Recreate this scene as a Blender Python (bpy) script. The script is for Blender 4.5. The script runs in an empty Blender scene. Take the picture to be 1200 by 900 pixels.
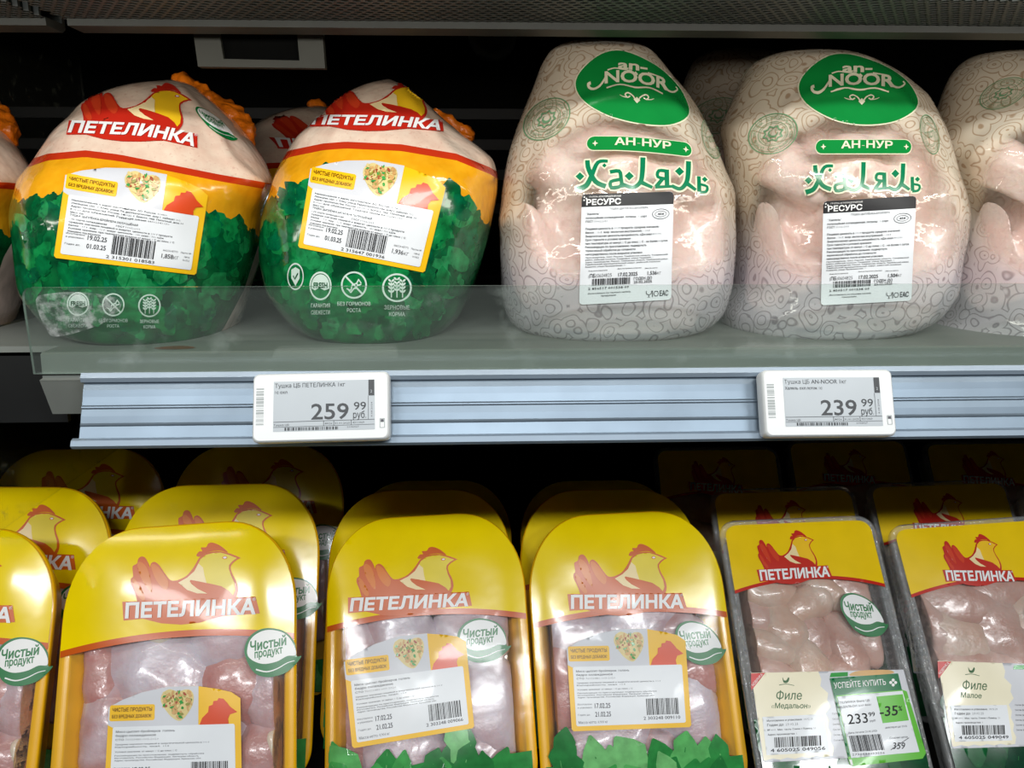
import bpy, bmesh, math, random
import numpy as np
from mathutils import Vector, Matrix, noise
from mathutils.bvhtree import BVHTree
from mathutils.geometry import delaunay_2d_cdt

random.seed(7)
SC = bpy.context.scene
COL = SC.collection
H = 1.45                       # camera height above the shop floor

# ------------------------------------------------------------------ camera, world, light, exposure
FPX = 950.0
PITCH, YAW = math.radians(13.0), math.radians(2.3)
CAM = Vector((0, 0, H))
FWD = Vector((math.sin(YAW) * math.cos(PITCH), math.cos(YAW) * math.cos(PITCH), -math.sin(PITCH)))
RGT = Vector((math.cos(YAW), -math.sin(YAW), 0))
UPV = RGT.cross(FWD)
cd = bpy.data.cameras.new('camera')
cam = bpy.data.objects.new('camera', cd)
COL.objects.link(cam)
cd.sensor_width = 36.0
cd.lens = FPX / 1200.0 * 36.0
cd.clip_start = 0.02
cam.matrix_world = Matrix.Translation(CAM) @ Matrix((RGT, UPV, -FWD)).transposed().to_4x4()
SC.camera = cam
SC.view_settings.view_transform = 'Standard'
SC.view_settings.look = 'None'
SC.view_settings.gamma = 1.0
SC.view_settings.use_curve_mapping = False
SC.view_settings.exposure = 0.0
SC.cycles.transparent_max_bounces = 32
SC.cycles.max_bounces = 8

world = bpy.data.worlds.new('world')
SC.world = world
world.use_nodes = True
world.node_tree.nodes['Background'].inputs[0].default_value = (0.9, 0.95, 1.0, 1)
world.node_tree.nodes['Background'].inputs[1].default_value = 0.015


def area_light(name, loc, target, sx, sy, power, col=(1, 1, 1)):
    l = bpy.data.lights.new(name, 'AREA')
    l.shape = 'RECTANGLE'
    l.size, l.size_y, l.energy, l.color = sx, sy, power, col
    o = bpy.data.objects.new(name, l)
    COL.objects.link(o)
    o.location = loc
    o.rotation_euler = (Vector(target) - Vector(loc)).to_track_quat('-Z', 'Y').to_euler()
    return o


area_light('canopy_strip_light', (0.05, 0.34, H + 0.092), (0.05, 0.62, H + 0.01), 1.5, 0.022, 1.4, (1, 0.94, 0.85))
area_light('shop_ceiling_light', (-1.25, -1.95, H + 1.42), (-0.1, 0.65, H - 0.2), 0.95, 0.16, 23, (0.96, 0.99, 1))
area_light('shop_ceiling_light', (0.15, -2.05, H + 1.42), (0.0, 0.65, H - 0.2), 0.95, 0.16, 30, (0.96, 0.99, 1))
area_light('shop_ceiling_light', (1.55, -1.95, H + 1.42), (0.3, 0.65, H - 0.2), 0.95, 0.16, 23, (0.96, 0.99, 1))


# ------------------------------------------------------------------ pixel <-> place
def ray(x, y):
    return FWD * FPX + RGT * (x - 600.0) + UPV * (450.0 - y)


def at(x, y, Y):
    d = ray(x, y)
    return CAM + d * (Y / d.y)


def proj(p):
    q = p - CAM
    d = q.dot(FWD)
    return (600 + FPX * q.dot(RGT) / d, 450 - FPX * q.dot(UPV) / d)


# ------------------------------------------------------------------ materials
def srgb(r, g, b):
    f = lambda c: (c / 255 / 12.92) if c <= 10 else ((c / 255 + 0.055) / 1.055) ** 2.4
    return (f(r), f(g), f(b), 1)


class NT:
    def __init__(s, name):
        s.m = bpy.data.materials.new(name)
        s.m.use_nodes = True
        s.t = s.m.node_tree
        s.n = s.t.nodes
        s.n.clear()
        s.out = s.n.new('ShaderNodeOutputMaterial')

    def N(s, typ, ins=None, **kw):
        o = s.n.new(typ)
        for k, v in kw.items():
            setattr(o, k, v)
        for k, v in (ins or {}).items():
            s.put(o.inputs[k], v)
        return o

    def put(s, sock, v):
        if isinstance(v, bpy.types.NodeSocket):
            s.t.links.new(v, sock)
        else:
            sock.default_value = v

    def math(s, op, a, b=0.0, c=0.0, clamp=False):
        o = s.n.new('ShaderNodeMath')
        o.operation = op
        o.use_clamp = clamp
        for i, v in enumerate((a, b, c)):
            s.put(o.inputs[i], v)
        return o.outputs[0]

    def mix(s, f, a, b):
        o = s.n.new('ShaderNodeMix')
        o.data_type = 'RGBA'
        s.put(o.inputs[0], f)
        s.put(o.inputs[6], a)
        s.put(o.inputs[7], b)
        return o.outputs[2]

    def ramp(s, f, lo, hi):
        o = s.n.new('ShaderNodeMapRange')
        o.clamp = True
        s.put(o.inputs[0], f)
        o.inputs[1].default_value = lo
        o.inputs[2].default_value = hi
        return o.outputs[0]

    def coord(s):
        return s.n.new('ShaderNodeTexCoord').outputs['Object']

    def noise(s, scale, detail=2.0, rough=0.5, co=None):
        return s.N('ShaderNodeTexNoise', {'Vector': co or s.coord(), 'Scale': scale, 'Detail': detail, 'Roughness': rough}).outputs[0]

    def bump(s, h, strength, dist):
        return s.N('ShaderNodeBump', {'Height': h, 'Strength': strength, 'Distance': dist}).outputs[0]

    def fresnel(s, nrm=None):
        o = s.N('ShaderNodeLayerWeight', {'Blend': 0.5})
        if nrm is not None:
            s.put(o.inputs['Normal'], nrm)
        return s.math('MULTIPLY_ADD', s.math('POWER', o.outputs['Facing'], 4.5), 0.94, 0.05)

    def pbr(s, **ins):
        o = s.n.new('ShaderNodeBsdfPrincipled')
        for k, v in ins.items():
            s.put(o.inputs[k.replace('_', ' ')], v)
        return o.outputs[0]

    def done(s, shader):
        s.t.links.new(shader, s.out.inputs[0])
        return s.m


def plain(name, col, rough=0.4, vary=0.06, scale=60, coat=0.0, metal=0.0, bump=0.0, bscale=80, spec=0.5, sss=0.0):
    t = NT(name)
    dark = tuple(c * (1 - vary) for c in col[:3]) + (1,)
    lite = tuple(min(1, c * (1 + vary)) for c in col[:3]) + (1,)
    c = t.mix(t.ramp(t.noise(scale, 3), 0.3, 0.7), dark, lite)
    kw = dict(Base_Color=c, Roughness=rough, Coat_Weight=coat, Coat_Roughness=0.06, Metallic=metal, Specular_IOR_Level=spec)
    if sss:
        kw['Subsurface_Weight'] = sss
        kw['Subsurface_Scale'] = 0.01
    if bump:
        kw['Normal'] = t.bump(t.noise(bscale, 3), 1.0, bump)
    return t.done(t.pbr(**kw))


def clear(name, haze=0.03, hcol=(0.8, 0.85, 0.85, 1), rough=0.06, refl=0.9, bump=0.0, bscale=40, dirt=None, tint=(1, 1, 1, 1)):
    t = NT(name)
    nrm = t.bump(t.noise(bscale, 3), 1.0, bump) if bump else None
    tr = t.N('ShaderNodeBsdfTransparent', {'Color': tint}).outputs[0]
    gl = t.N('ShaderNodeBsdfGlossy', {'Roughness': rough, 'Color': (1, 1, 1, 1)})
    df = t.N('ShaderNodeBsdfDiffuse', {'Color': hcol})
    fr = t.fresnel(nrm)
    if nrm:
        t.put(gl.inputs['Normal'], nrm)
    h = haze
    if dirt:
        sc, lo, hi, amt = dirt
        h = t.math('MULTIPLY_ADD', t.ramp(t.noise(sc, 6, 0.65), lo, hi), amt, haze)
    a = t.N('ShaderNodeMixShader', {0: h, 1: tr, 2: df.outputs[0]}).outputs[0]
    b = t.N('ShaderNodeMixShader', {0: t.math('MULTIPLY', fr, refl), 1: a, 2: gl.outputs[0]}).outputs[0]
    return t.done(b)


M = {}
P = lambda key, *a, **k: M.__setitem__(key, plain(key, *a, **k))
P('print_white', srgb(244, 244, 242), 0.32, 0.02, coat=0.12)
P('label_white', srgb(236, 240, 244), 0.34, 0.02, coat=0.12)
P('label_grey', srgb(214, 216, 222), 0.34, 0.02, coat=0.12)
P('label_yellow', srgb(250, 196, 20), 0.34, 0.03, coat=0.12)
P('label_ink', srgb(54, 54, 58), 0.5, 0.05, spec=0.2)
P('label_ink_soft', srgb(104, 104, 110), 0.5, 0.05, spec=0.2)
P('label_black', srgb(28, 28, 30), 0.4, 0.05, spec=0.25)
P('brown_ink', srgb(110, 66, 10), 0.3, 0.05)
P('hen_red', srgb(200, 42, 26), 0.28, 0.04, coat=0.2)
P('hen_flame', srgb(224, 74, 24), 0.28, 0.04, coat=0.2)
P('hen_orange', srgb(214, 98, 22), 0.28, 0.04, coat=0.2)
P('hen_feather', srgb(226, 126, 34), 0.28, 0.04, coat=0.2)
P('hen_feather_red', srgb(214, 66, 34), 0.28, 0.04, coat=0.2)
P('hen_yellow', srgb(248, 198, 34), 0.28, 0.04, coat=0.2)
P('hen_lemon', srgb(236, 212, 40), 0.28, 0.04, coat=0.2)
P('hen_cream', srgb(250, 226, 170), 0.28, 0.04, coat=0.2)
P('badge_green', srgb(6, 118, 56), 0.3, 0.04, coat=0.15)
P('emblem_green', srgb(20, 140, 62), 0.2, 0.05, coat=0.5)
P('halal_green', srgb(14, 128, 84), 0.2, 0.05, coat=0.5)
P('seal_green', srgb(110, 150, 110), 0.3, 0.05)
P('emblem_cream', srgb(238, 236, 206), 0.2, 0.03, coat=0.5)
P('salad_cream', srgb(226, 206, 140), 0.3, 0.1)
P('salad_olive', srgb(150, 150, 60), 0.3, 0.1)
P('salad_red', srgb(170, 80, 50), 0.3, 0.1)
P('salad_tan', srgb(214, 168, 104), 0.3, 0.1)
P('card_cream', srgb(244, 236, 206), 0.3, 0.02, coat=0.2)
P('card_green', srgb(52, 100, 50), 0.4, 0.05)
P('card_red', srgb(206, 44, 40), 0.3, 0.05)
P('promo_dark', srgb(8, 116, 66), 0.3, 0.03, coat=0.2)
P('promo_light', srgb(104, 196, 62), 0.3, 0.03, coat=0.2)
P('icon_white', srgb(206, 226, 214), 0.25, 0.03, coat=0.4)
GREENS = []
for i, c in enumerate([(0, 84, 44), (2, 98, 52), (6, 110, 56), (14, 122, 62), (0, 92, 56), (28, 128, 72)]):
    P('leaf_green_%d' % i, srgb(*c), 0.16, 0.42, 150, coat=0.6)
    GREENS.append('leaf_green_%d' % i)
TGREENS = []
for i, c in enumerate([(46, 140, 66), (66, 162, 80), (92, 178, 98), (36, 122, 58), (116, 190, 116)]):
    P('herb_green_%d' % i, srgb(*c), 0.16, 0.18, 120, coat=0.6)
    TGREENS.append('herb_green_%d' % i)
DGREENS = []
for i, c in enumerate([(14, 74, 42), (24, 92, 50), (40, 110, 60), (8, 62, 40)]):
    P('dark_herb_%d' % i, srgb(*c), 0.16, 0.2, 120, coat=0.6)
    DGREENS.append('dark_herb_%d' % i)
P('tray_yellow', srgb(250, 188, 10), 0.26, 0.03, coat=0.3)
P('lid_yellow', srgb(252, 220, 0), 0.16, 0.04, 30, coat=0.25, bump=0.0003, bscale=18)
P('lid_orange', srgb(208, 92, 24), 0.2, 0.03, coat=0.3)
P('header_yellow', srgb(246, 206, 16), 0.22, 0.04, 40, coat=0.4, bump=0.0003, bscale=20)
P('header_red', srgb(202, 44, 30), 0.2, 0.03, coat=0.5)
P('tail_orange', srgb(232, 120, 20), 0.3, 0.25, 120, coat=0.3, bump=0.002, bscale=140)
P('shelf_grey', srgb(124, 128, 123), 0.42, 0.06, 20, bump=0.0001)
P('dark_metal', (0.003, 0.0035, 0.0035, 1), 0.55, 0.3, 30)
P('wall_dark', (0.0015, 0.002, 0.0018, 1), 0.8, 0.4, 30, spec=0.1)
P('grille_dark', (0.024, 0.030, 0.025, 1), 0.5, 0.2, 40)
P('lip_metal', (0.026, 0.03, 0.025, 1), 0.45, 0.2, 40)
P('frame_green', (0.05, 0.054, 0.042, 1), 0.5, 0.35, 14)
P('tag_white', srgb(240, 243, 243), 0.35, 0.015)
P('tag_screen', srgb(186, 194, 200), 0.35, 0.02)
P('tag_ink', srgb(30, 36, 42), 0.4, 0.03)
P('tag_mark', srgb(170, 176, 176), 0.4, 0.03)
P('floor_tile', srgb(52, 52, 50), 0.5, 0.06, 3)
P('stain_brown', srgb(120, 62, 30), 0.3, 0.3, 200)
M['lid_clear'] = clear('lid_clear', 0.03, (0.9, 0.88, 0.9, 1), 0.11, 0.5, bump=0.0005, bscale=20)
M['tray_clear'] = clear('tray_clear', 0.24, (0.74, 0.76, 0.76, 1), 0.10, 1.0, bump=0.003, bscale=160)
M['acrylic'] = clear('acrylic', 0.04, (0.55, 0.62, 0.58, 1), 0.05, 0.9, dirt=(28, 0.58, 0.75, 0.16), tint=(0.93, 0.97, 0.95, 1))
M['acrylic_edge'] = plain('acrylic_edge', srgb(150, 164, 158), 0.2, 0.1, 30, coat=0.5)
M['divider_clear'] = clear('divider_clear', 0.012, (0.3, 0.32, 0.24, 1), 0.10, 0.5, dirt=(90, 0.60, 0.74, 0.35))
M['rail_plastic'] = plain('rail_plastic', srgb(120, 135, 149), 0.38, 0.10, 26, metal=0.55)
M['rail_lip'] = plain('rail_lip', srgb(146, 162, 178), 0.3, 0.05, 30, metal=0.4, coat=0.6)


def meat_mat(name, a, b, vein, scale, rough=0.28):
    t = NT(name)
    co = t.coord()
    n1 = t.ramp(t.noise(scale, 3, 0.5, co), 0.40, 0.60)
    c = t.mix(n1, a, b)
    n2 = t.ramp(t.noise(scale * 5, 4, 0.6, co), 0.35, 0.75)
    c = t.mix(t.math('MULTIPLY', n2, 0.35), c, vein)
    nb = t.bump(t.noise(260, 3, 0.5, co), 0.5, 0.0012)
    return t.done(t.pbr(Base_Color=c, Roughness=rough, Coat_Weight=0.5, Coat_Roughness=0.12, Normal=nb,
                        Subsurface_Weight=0.15, Subsurface_Scale=0.008))


M['thigh_meat'] = meat_mat('thigh_meat', srgb(190, 140, 134), srgb(212, 192, 198), srgb(174, 118, 116), 22)
M['skin_meat'] = meat_mat('skin_meat', srgb(210, 198, 208), srgb(198, 168, 174), srgb(222, 212, 216), 26)
M['pink_meat'] = meat_mat('pink_meat', srgb(188, 124, 118), srgb(198, 148, 142), srgb(212, 176, 170), 26)
M['fillet_meat'] = meat_mat('fillet_meat', srgb(212, 178, 158), srgb(220, 198, 182), srgb(196, 154, 138), 30)
M['fillet_dark'] = meat_mat('fillet_dark', srgb(194, 150, 136), srgb(206, 172, 160), srgb(216, 194, 184), 26)
M['bone'] = meat_mat('bone', srgb(236, 222, 196), srgb(226, 206, 186), srgb(240, 232, 214), 40)
M['carcass'] = meat_mat('carcass', srgb(244, 216, 204), srgb(246, 230, 220), srgb(230, 170, 164), 20)


def petelinka_mat():
    t = NT('bag_print')
    co = t.coord()
    band = t.N('ShaderNodeAttribute', attribute_name='band').outputs['Fac']
    leaf = t.N('ShaderNodeAttribute', attribute_name='leaf').outputs['Fac']
    side = t.N('ShaderNodeAttribute', attribute_name='side').outputs['Fac']
    n = t.noise(120, 3, 0.5, co)
    pink = t.mix(t.ramp(t.noise(60, 4, 0.6, co), 0.35, 0.7), srgb(240, 218, 196), srgb(228, 194, 172))
    pink = t.mix(t.math('MULTIPLY', t.ramp(t.noise(420, 2, 0.5, co), 0.62, 0.72), 0.4), pink, srgb(206, 150, 130))
    yel = t.mix(t.ramp(n, 0.3, 0.7), srgb(238, 162, 18), srgb(246, 176, 28))
    vor = t.N('ShaderNodeTexVoronoi', {'Vector': co, 'Scale': 70.0})
    grn = t.mix(t.ramp(vor.outputs['Distance'], 0.1, 0.75), srgb(8, 112, 56), srgb(0, 62, 34))
    c = t.mix(t.math('GREATER_THAN', band, 0.0), yel, srgb(196, 52, 22))
    c = t.mix(t.math('GREATER_THAN', band, 8.0), c, pink)
    jag = t.math('MULTIPLY_ADD', n, 26.0, -13.0)
    c = t.mix(t.math('GREATER_THAN', t.math('ADD', leaf, jag), 12.0), c, grn)
    c = t.mix(t.math('MULTIPLY', t.math('GREATER_THAN', side, 0.0), t.math('LESS_THAN', band, 0.0)), c, srgb(232, 206, 196))
    nb = t.bump(t.noise(30, 3, 0.55, co), 1.0, 0.0022)
    return t.done(t.pbr(Base_Color=c, Roughness=0.2, Coat_Weight=0.8, Coat_Roughness=0.05, Coat_Normal=nb, Normal=nb))


M['bag_print'] = petelinka_mat()


def lace_mat():
    t = NT('lace_film')
    co = t.coord()
    win = t.N('ShaderNodeAttribute', attribute_name='window').outputs['Fac']
    low = t.N('ShaderNodeAttribute', attribute_name='low').outputs['Fac']
    warp = t.N('ShaderNodeTexNoise', {'Vector': co, 'Scale': 44.0, 'Detail': 1.0}).outputs[1]
    wv = t.N('ShaderNodeVectorMath', {0: warp, 1: (0.014, 0.014, 0.014)}, operation='MULTIPLY').outputs[0]
    cw = t.N('ShaderNodeVectorMath', {0: co, 1: wv}, operation='ADD').outputs[0]
    vo = t.N('ShaderNodeTexVoronoi', {'Vector': cw, 'Scale': 74.0, 'Randomness': 0.8}).outputs['Distance']
    w = t.math('SINE', t.math('MULTIPLY', vo, 25.0))
    line = t.ramp(w, 0.55, 1.0)
    base = t.mix(low, srgb(246, 232, 208), srgb(240, 233, 240))
    ink = t.mix(low, srgb(186, 158, 128), srgb(160, 152, 160))
    c = t.mix(line, base, ink)
    out = t.math('SUBTRACT', 1.0, win, clamp=True)
    op = t.math('MULTIPLY', out, t.math('MULTIPLY_ADD', low, -0.16, 0.56))
    op = t.math('ADD', op, t.math('MULTIPLY', t.math('MULTIPLY', out, line), 0.12))
    op = t.math('ADD', op, 0.11)
    nb = t.bump(t.noise(40, 3, 0.55, co), 1.0, 0.002)
    tr = t.N('ShaderNodeBsdfTransparent', {'Color': (1, 1, 1, 1)}).outputs[0]
    df = t.N('ShaderNodeBsdfDiffuse', {'Color': c}).outputs[0]
    gl = t.N('ShaderNodeBsdfGlossy', {'Roughness': 0.07, 'Normal': nb}).outputs[0]
    fr = t.fresnel(nb)
    a = t.N('ShaderNodeMixShader', {0: op, 1: tr, 2: df}).outputs[0]
    b = t.N('ShaderNodeMixShader', {0: t.math('MULTIPLY', fr, 0.9), 1: a, 2: gl}).outputs[0]
    return t.done(b)


M['lace_film'] = lace_mat()


# ------------------------------------------------------------------ mesh builder, things, parts
ROOT = {}


class MB:
    def __init__(s):
        s.v, s.f, s.m, s.mats = [], [], [], []

    def mi(s, key):
        if key not in s.mats:
            s.mats.append(key)
        return s.mats.index(key)

    def add(s, verts, faces, mat):
        k = len(s.v)
        i = s.mi(mat)
        s.v.extend([tuple(p) for p in verts])
        for f in faces:
            s.f.append(tuple(j + k for j in f))
            s.m.append(i)

    def box(s, lo, hi, mat):
        x0, y0, z0 = lo
        x1, y1, z1 = hi
        s.add([(x0, y0, z0), (x1, y0, z0), (x1, y1, z0), (x0, y1, z0), (x0, y0, z1), (x1, y0, z1), (x1, y1, z1), (x0, y1, z1)],
              [(0, 3, 2, 1), (4, 5, 6, 7), (0, 1, 5, 4), (1, 2, 6, 5), (2, 3, 7, 6), (3, 0, 4, 7)], mat)

    def extrude_x(s, prof, x0, x1, mat):
        n = len(prof)
        s.add([(x0, y, z) for y, z in prof] + [(x1, y, z) for y, z in prof],
              [(i, (i + 1) % n, n + (i + 1) % n, n + i) for i in range(n)] + [tuple(range(n))[::-1], tuple(range(n, 2 * n))], mat)

    def strip(s, rings, mat, closed=True):
        k = len(s.v)
        n = len(rings[0])
        i = s.mi(mat)
        for r in rings:
            s.v.extend([tuple(p) for p in r])
        for a in range(len(rings) - 1):
            for b in range(n if closed else n - 1):
                c = (b + 1) % n
                s.f.append((k + a * n + b, k + a * n + c, k + (a + 1) * n + c, k + (a + 1) * n + b))
                s.m.append(i)

    def build(s, name, parent=None, smooth=True, bevel=0.0, world=True):
        me = bpy.data.meshes.new(name)
        inv = ROOT[parent.name].inverted() if (parent is not None and world) else None
        vs = [tuple(inv @ Vector(p)) for p in s.v] if inv else s.v
        me.from_pydata(vs, [], s.f)
        for k in s.mats:
            me.materials.append(M[k])
        me.polygons.foreach_set('material_index', s.m)
        me.polygons.foreach_set('use_smooth', [smooth] * len(s.f))
        me.update()
        o = bpy.data.objects.new(name, me)
        COL.objects.link(o)
        if parent is not None:
            o.parent = parent
        if bevel:
            b = o.modifiers.new('bevel', 'BEVEL')
            b.width = bevel
            b.segments = 2
            b.limit_method = 'ANGLE'
        ROOT[o.name] = (ROOT[parent.name] if parent is not None else Matrix())
        return o


def tag(o, label=None, cat=None, group=None, kind=None):
    if label:
        o['label'] = label
    if cat:
        o['category'] = cat
    if group:
        o['group'] = group
    if kind:
        o['kind'] = kind
    return o


def thing(name, mat, label, cat, group=None):
    o = bpy.data.objects.new(name, None)
    o.empty_display_size = 0.02
    COL.objects.link(o)
    o.matrix_world = mat
    ROOT[o.name] = mat.copy()
    return tag(o, label, cat, group)


def struct(name, mb, **k):
    return tag(mb.build(name, **k), kind='structure')


def copy_thing(root, mat, label, group=None):
    r = root.copy()
    COL.objects.link(r)
    r.matrix_world = mat
    r['label'] = label
    if group:
        r['group'] = group
    for ch in list(root.children):
        c = ch.copy()
        COL.objects.link(c)
        c.parent = r
        for g in list(ch.children):
            d = g.copy()
            COL.objects.link(d)
            d.parent = c
    return r


# ------------------------------------------------------------------ flat outlines, lettering
def fill(contours, grid=0.0):
    pts, edges = [], []
    for c in contours:
        q = []
        n = len(c)
        for i in range(n):
            a, b = c[i], c[(i + 1) % n]
            q.append(a)
            if grid:
                d = math.hypot(b[0] - a[0], b[1] - a[1])
                for j in range(1, int(d / grid) + 1):
                    t = j / (int(d / grid) + 1)
                    q.append((a[0] + (b[0] - a[0]) * t, a[1] + (b[1] - a[1]) * t))
        k = len(pts)
        pts += q
        edges += [(k + i, k + (i + 1) % len(q)) for i in range(len(q))]
    A = np.array(pts, float)
    nb = len(pts)
    E = np.array([(*A[a], *A[b]) for a, b in edges])
    lo, hi = A.min(0), A.max(0)
    if grid:
        gx = np.arange(lo[0] + grid * 0.53, hi[0], grid)
        gy = np.arange(lo[1] + grid * 0.47, hi[1], grid)
        if len(gx) and len(gy):
            G = np.array([(x, y) for x in gx for y in gy])
            G = G[winding(G, E) != 0]
            pts = pts + [tuple(g) for g in G]
    sz = max(hi - lo)
    r = delaunay_2d_cdt([Vector(p) for p in pts], edges, [], 0, sz * 1e-6)
    V = np.array([tuple(v) for v in r[0]])
    F = np.array([f for f in r[2] if len(f) == 3])
    if len(F) == 0:
        return np.zeros((0, 2)), []
    C = V[F].mean(1)
    F = F[winding(C, E) != 0]
    used = np.unique(F)
    mp = -np.ones(len(V), int)
    mp[used] = np.arange(len(used))
    return V[used], mp[F].tolist()


def winding(C, E):
    w = np.zeros(len(C), int)
    for s in range(0, len(C), 4000):
        c = C[s:s + 4000]
        x, y = c[:, :1], c[:, 1:]
        x0, y0, x1, y1 = E.T
        cr = (x1 - x0) * (y - y0) - (x - x0) * (y1 - y0)
        w[s:s + 4000] = ((y0 <= y) & (y1 > y) & (cr > 0)).sum(1) - ((y0 > y) & (y1 <= y) & (cr < 0)).sum(1)
    return w


TXT = {}


def text_outline(st, bold=0.0, shear=0.0, res=3):
    key = (st, bold, shear, res)
    if key in TXT:
        return TXT[key]
    c = bpy.data.curves.new('t', 'FONT')
    c.body = st
    c.shear = shear
    c.resolution_u = res
    c.fill_mode = 'NONE'
    o = bpy.data.objects.new('t', c)
    COL.objects.link(o)
    dg = bpy.context.evaluated_depsgraph_get()
    dg.update()
    ev = o.evaluated_get(dg)
    me = ev.to_mesh()
    vs = [(v.co.x, v.co.y) for v in me.vertices]
    nxt = {}
    for e in me.edges:
        a, b = e.vertices
        nxt.setdefault(a, []).append(b)
        nxt.setdefault(b, []).append(a)
    seen, loops = set(), []
    for i in range(len(vs)):
        if i in seen or i not in nxt:
            continue
        loop, cur = [], i
        while cur not in seen:
            seen.add(cur)
            loop.append(cur)
            nb = [j for j in nxt[cur] if j not in seen]
            if not nb:
                break
            cur = min(nb) if len(loop) == 1 else nb[0]
        if len(loop) > 2:
            loops.append([vs[j] for j in loop])
    ev.to_mesh_clear()
    bpy.data.objects.remove(o)
    bpy.data.curves.remove(c)
    if bold and loops:
        sgn = 1 if area2(max(loops, key=lambda l: abs(area2(l)))) > 0 else -1
        fat = []
        for l in loops:
            q = [p for i, p in enumerate(l) if math.hypot(p[0] - l[i - 1][0], p[1] - l[i - 1][1]) > 1e-5]
            n = len(q)
            w = []
            for i in range(n):
                a, b, d = q[i - 1], q[i], q[(i + 1) % n]
                e1, e2 = (b[0] - a[0], b[1] - a[1]), (d[0] - b[0], d[1] - b[1])
                l1, l2 = math.hypot(*e1), math.hypot(*e2)
                n1, n2 = (e1[1] / l1, -e1[0] / l1), (e2[1] / l2, -e2[0] / l2)
                mx, my = n1[0] + n2[0], n1[1] + n2[1]
                k = bold * sgn * 2 / max(0.8, mx * mx + my * my)
                w.append((b[0] + mx * k, b[1] + my * k))
            fat.append(w)
        loops = fat
    TXT[key] = loops
    return loops


def ell(cx, cy, rx, ry, rot=0.0, n=40):
    c, s = math.cos(rot), math.sin(rot)
    return [(cx + rx * math.cos(t) * c - ry * math.sin(t) * s, cy + rx * math.cos(t) * s + ry * math.sin(t) * c)
            for t in (2 * math.pi * i / n for i in range(n))]


def rrect(x0, y0, x1, y1, r, n=5):
    p = []
    for cx, cy, a in ((x1 - r, y1 - r, 0), (x0 + r, y1 - r, 90), (x0 + r, y0 + r, 180), (x1 - r, y0 + r, 270)):
        for i in range(n + 1):
            t = math.radians(a + 90 * i / n)
            p.append((cx + r * math.cos(t), cy + r * math.sin(t)))
    return p


def smooth(pts, n=5, closed=True):
    out = []
    k = len(pts)
    for i in range(k if closed else k - 1):
        g = lambda j: pts[j % k] if closed else pts[max(0, min(k - 1, j))]
        p0, p1, p2, p3 = g(i - 1), g(i), g(i + 1), g(i + 2)
        for j in range(n):
            t = j / n
            out.append(tuple(0.5 * (2 * b + (c - a) * t + (2 * a - 5 * b + 4 * c - d) * t * t + (3 * b - a - 3 * c + d) * t ** 3)
                             for a, b, c, d in zip(p0, p1, p2, p3)))
    if not closed:
        out.append(pts[-1])
    return out


def stroke(pts, w, w1=None):
    w1 = w if w1 is None else w1
    L, R_ = [], []
    n = len(pts)
    for i in range(n):
        a, b = pts[max(0, i - 1)], pts[min(n - 1, i + 1)]
        dx, dy = b[0] - a[0], b[1] - a[1]
        d = math.hypot(dx, dy) or 1
        h = (w + (w1 - w) * i / max(1, n - 1)) / 2
        L.append((pts[i][0] - dy / d * h, pts[i][1] + dx / d * h))
        R_.append((pts[i][0] + dy / d * h, pts[i][1] - dx / d * h))
    return L + R_[::-1]


def diamond(x, y, r):
    return [(x - r, y), (x, y - r), (x + r, y), (x, y + r)]


def area2(c):
    return sum(c[i - 1][0] * c[i][1] - c[i][0] * c[i - 1][1] for i in range(len(c)))


def ccw(c):
    return c if area2(c) > 0 else c[::-1]


def lay_on(name, dec, warp, surf, base, parent):
    mb = MB()
    dec.emit(mb, warp, surf, base)
    o = mb.build(name, parent)
    for k, d in dec.sub.items():
        mb = MB()
        d.emit(mb, warp, surf, base)
        mb.build(k, o)
    return o


class Decal:
    """flat artwork in its own units; emit() lays it on a surface"""

    def __init__(s):
        s.L = []
        s.sub = {}

    def poly(s, contours, mat, lay=0, grid=0.0):
        if contours and not isinstance(contours[0][0], (tuple, list)):
            contours = [contours]
        s.L.append((*fill(contours, grid), mat, lay))

    def union(s, polys, mat, lay=0, grid=0.0):
        s.poly([ccw(p) for p in polys], mat, lay, grid)

    def text(s, st, x, y, mat, lay, h=None, w=None, anchor='l', bold=0.0, shear=0.0, res=3, flip=False, fn=None, grow=0.0, box=False):
        """x,y = left end of the baseline; h = cap height; w = forced width. box: h spans the whole ink height"""
        ls = text_outline(st, bold + grow, shear, res)
        if not ls:
            return
        xs = [p[0] for l in ls for p in l]
        ys = [p[1] for l in ls for p in l]
        x0, x1, y0, y1 = min(xs), max(xs), min(ys), max(ys)
        cap = (y1 - y0) if box else 0.73
        b0 = y0 if box else 0.0
        sy = h / cap
        sx = (w / (x1 - x0)) if w else sy
        ox = {'l': 0, 'c': -0.5, 'r': -1}[anchor] * (x1 - x0) * sx
        cs = [[(x + ox + (p[0] - x0) * sx, y + (-1 if flip else 1) * (p[1] - b0) * sy) for p in l] for l in ls]
        if fn:
            cs = [[fn(p) for p in l] for l in cs]
        s.poly(cs, mat, lay)

    def barcode(s, x0, y0, x1, y1, mat, lay, seed=1, n=46):
        r = random.Random(seed)
        x = 0
        bars = []
        while x < 95:
            w = r.choice((1, 1, 2, 3))
            bars.append((x, x + w))
            x += w + r.choice((1, 1, 2, 2))
        k = (x1 - x0) / bars[-1][1]
        V, F = [], []
        for a, b in bars:
            i = len(V)
            V += [(x0 + a * k, y0), (x0 + b * k, y0), (x0 + b * k, y1), (x0 + a * k, y1)]
            F.append((i, i + 1, i + 2, i + 3))
        s.sub.setdefault('barcode', Decal()).L.append((np.array(V), F, mat, lay))

    def emit(s, mb, warp, surf, base=0.0003, step=0.00016):
        for V, F, mat, lay in s.L:
            if len(F):
                mb.add([surf(warp(p), base + lay * step) for p in V], F, mat)


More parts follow.
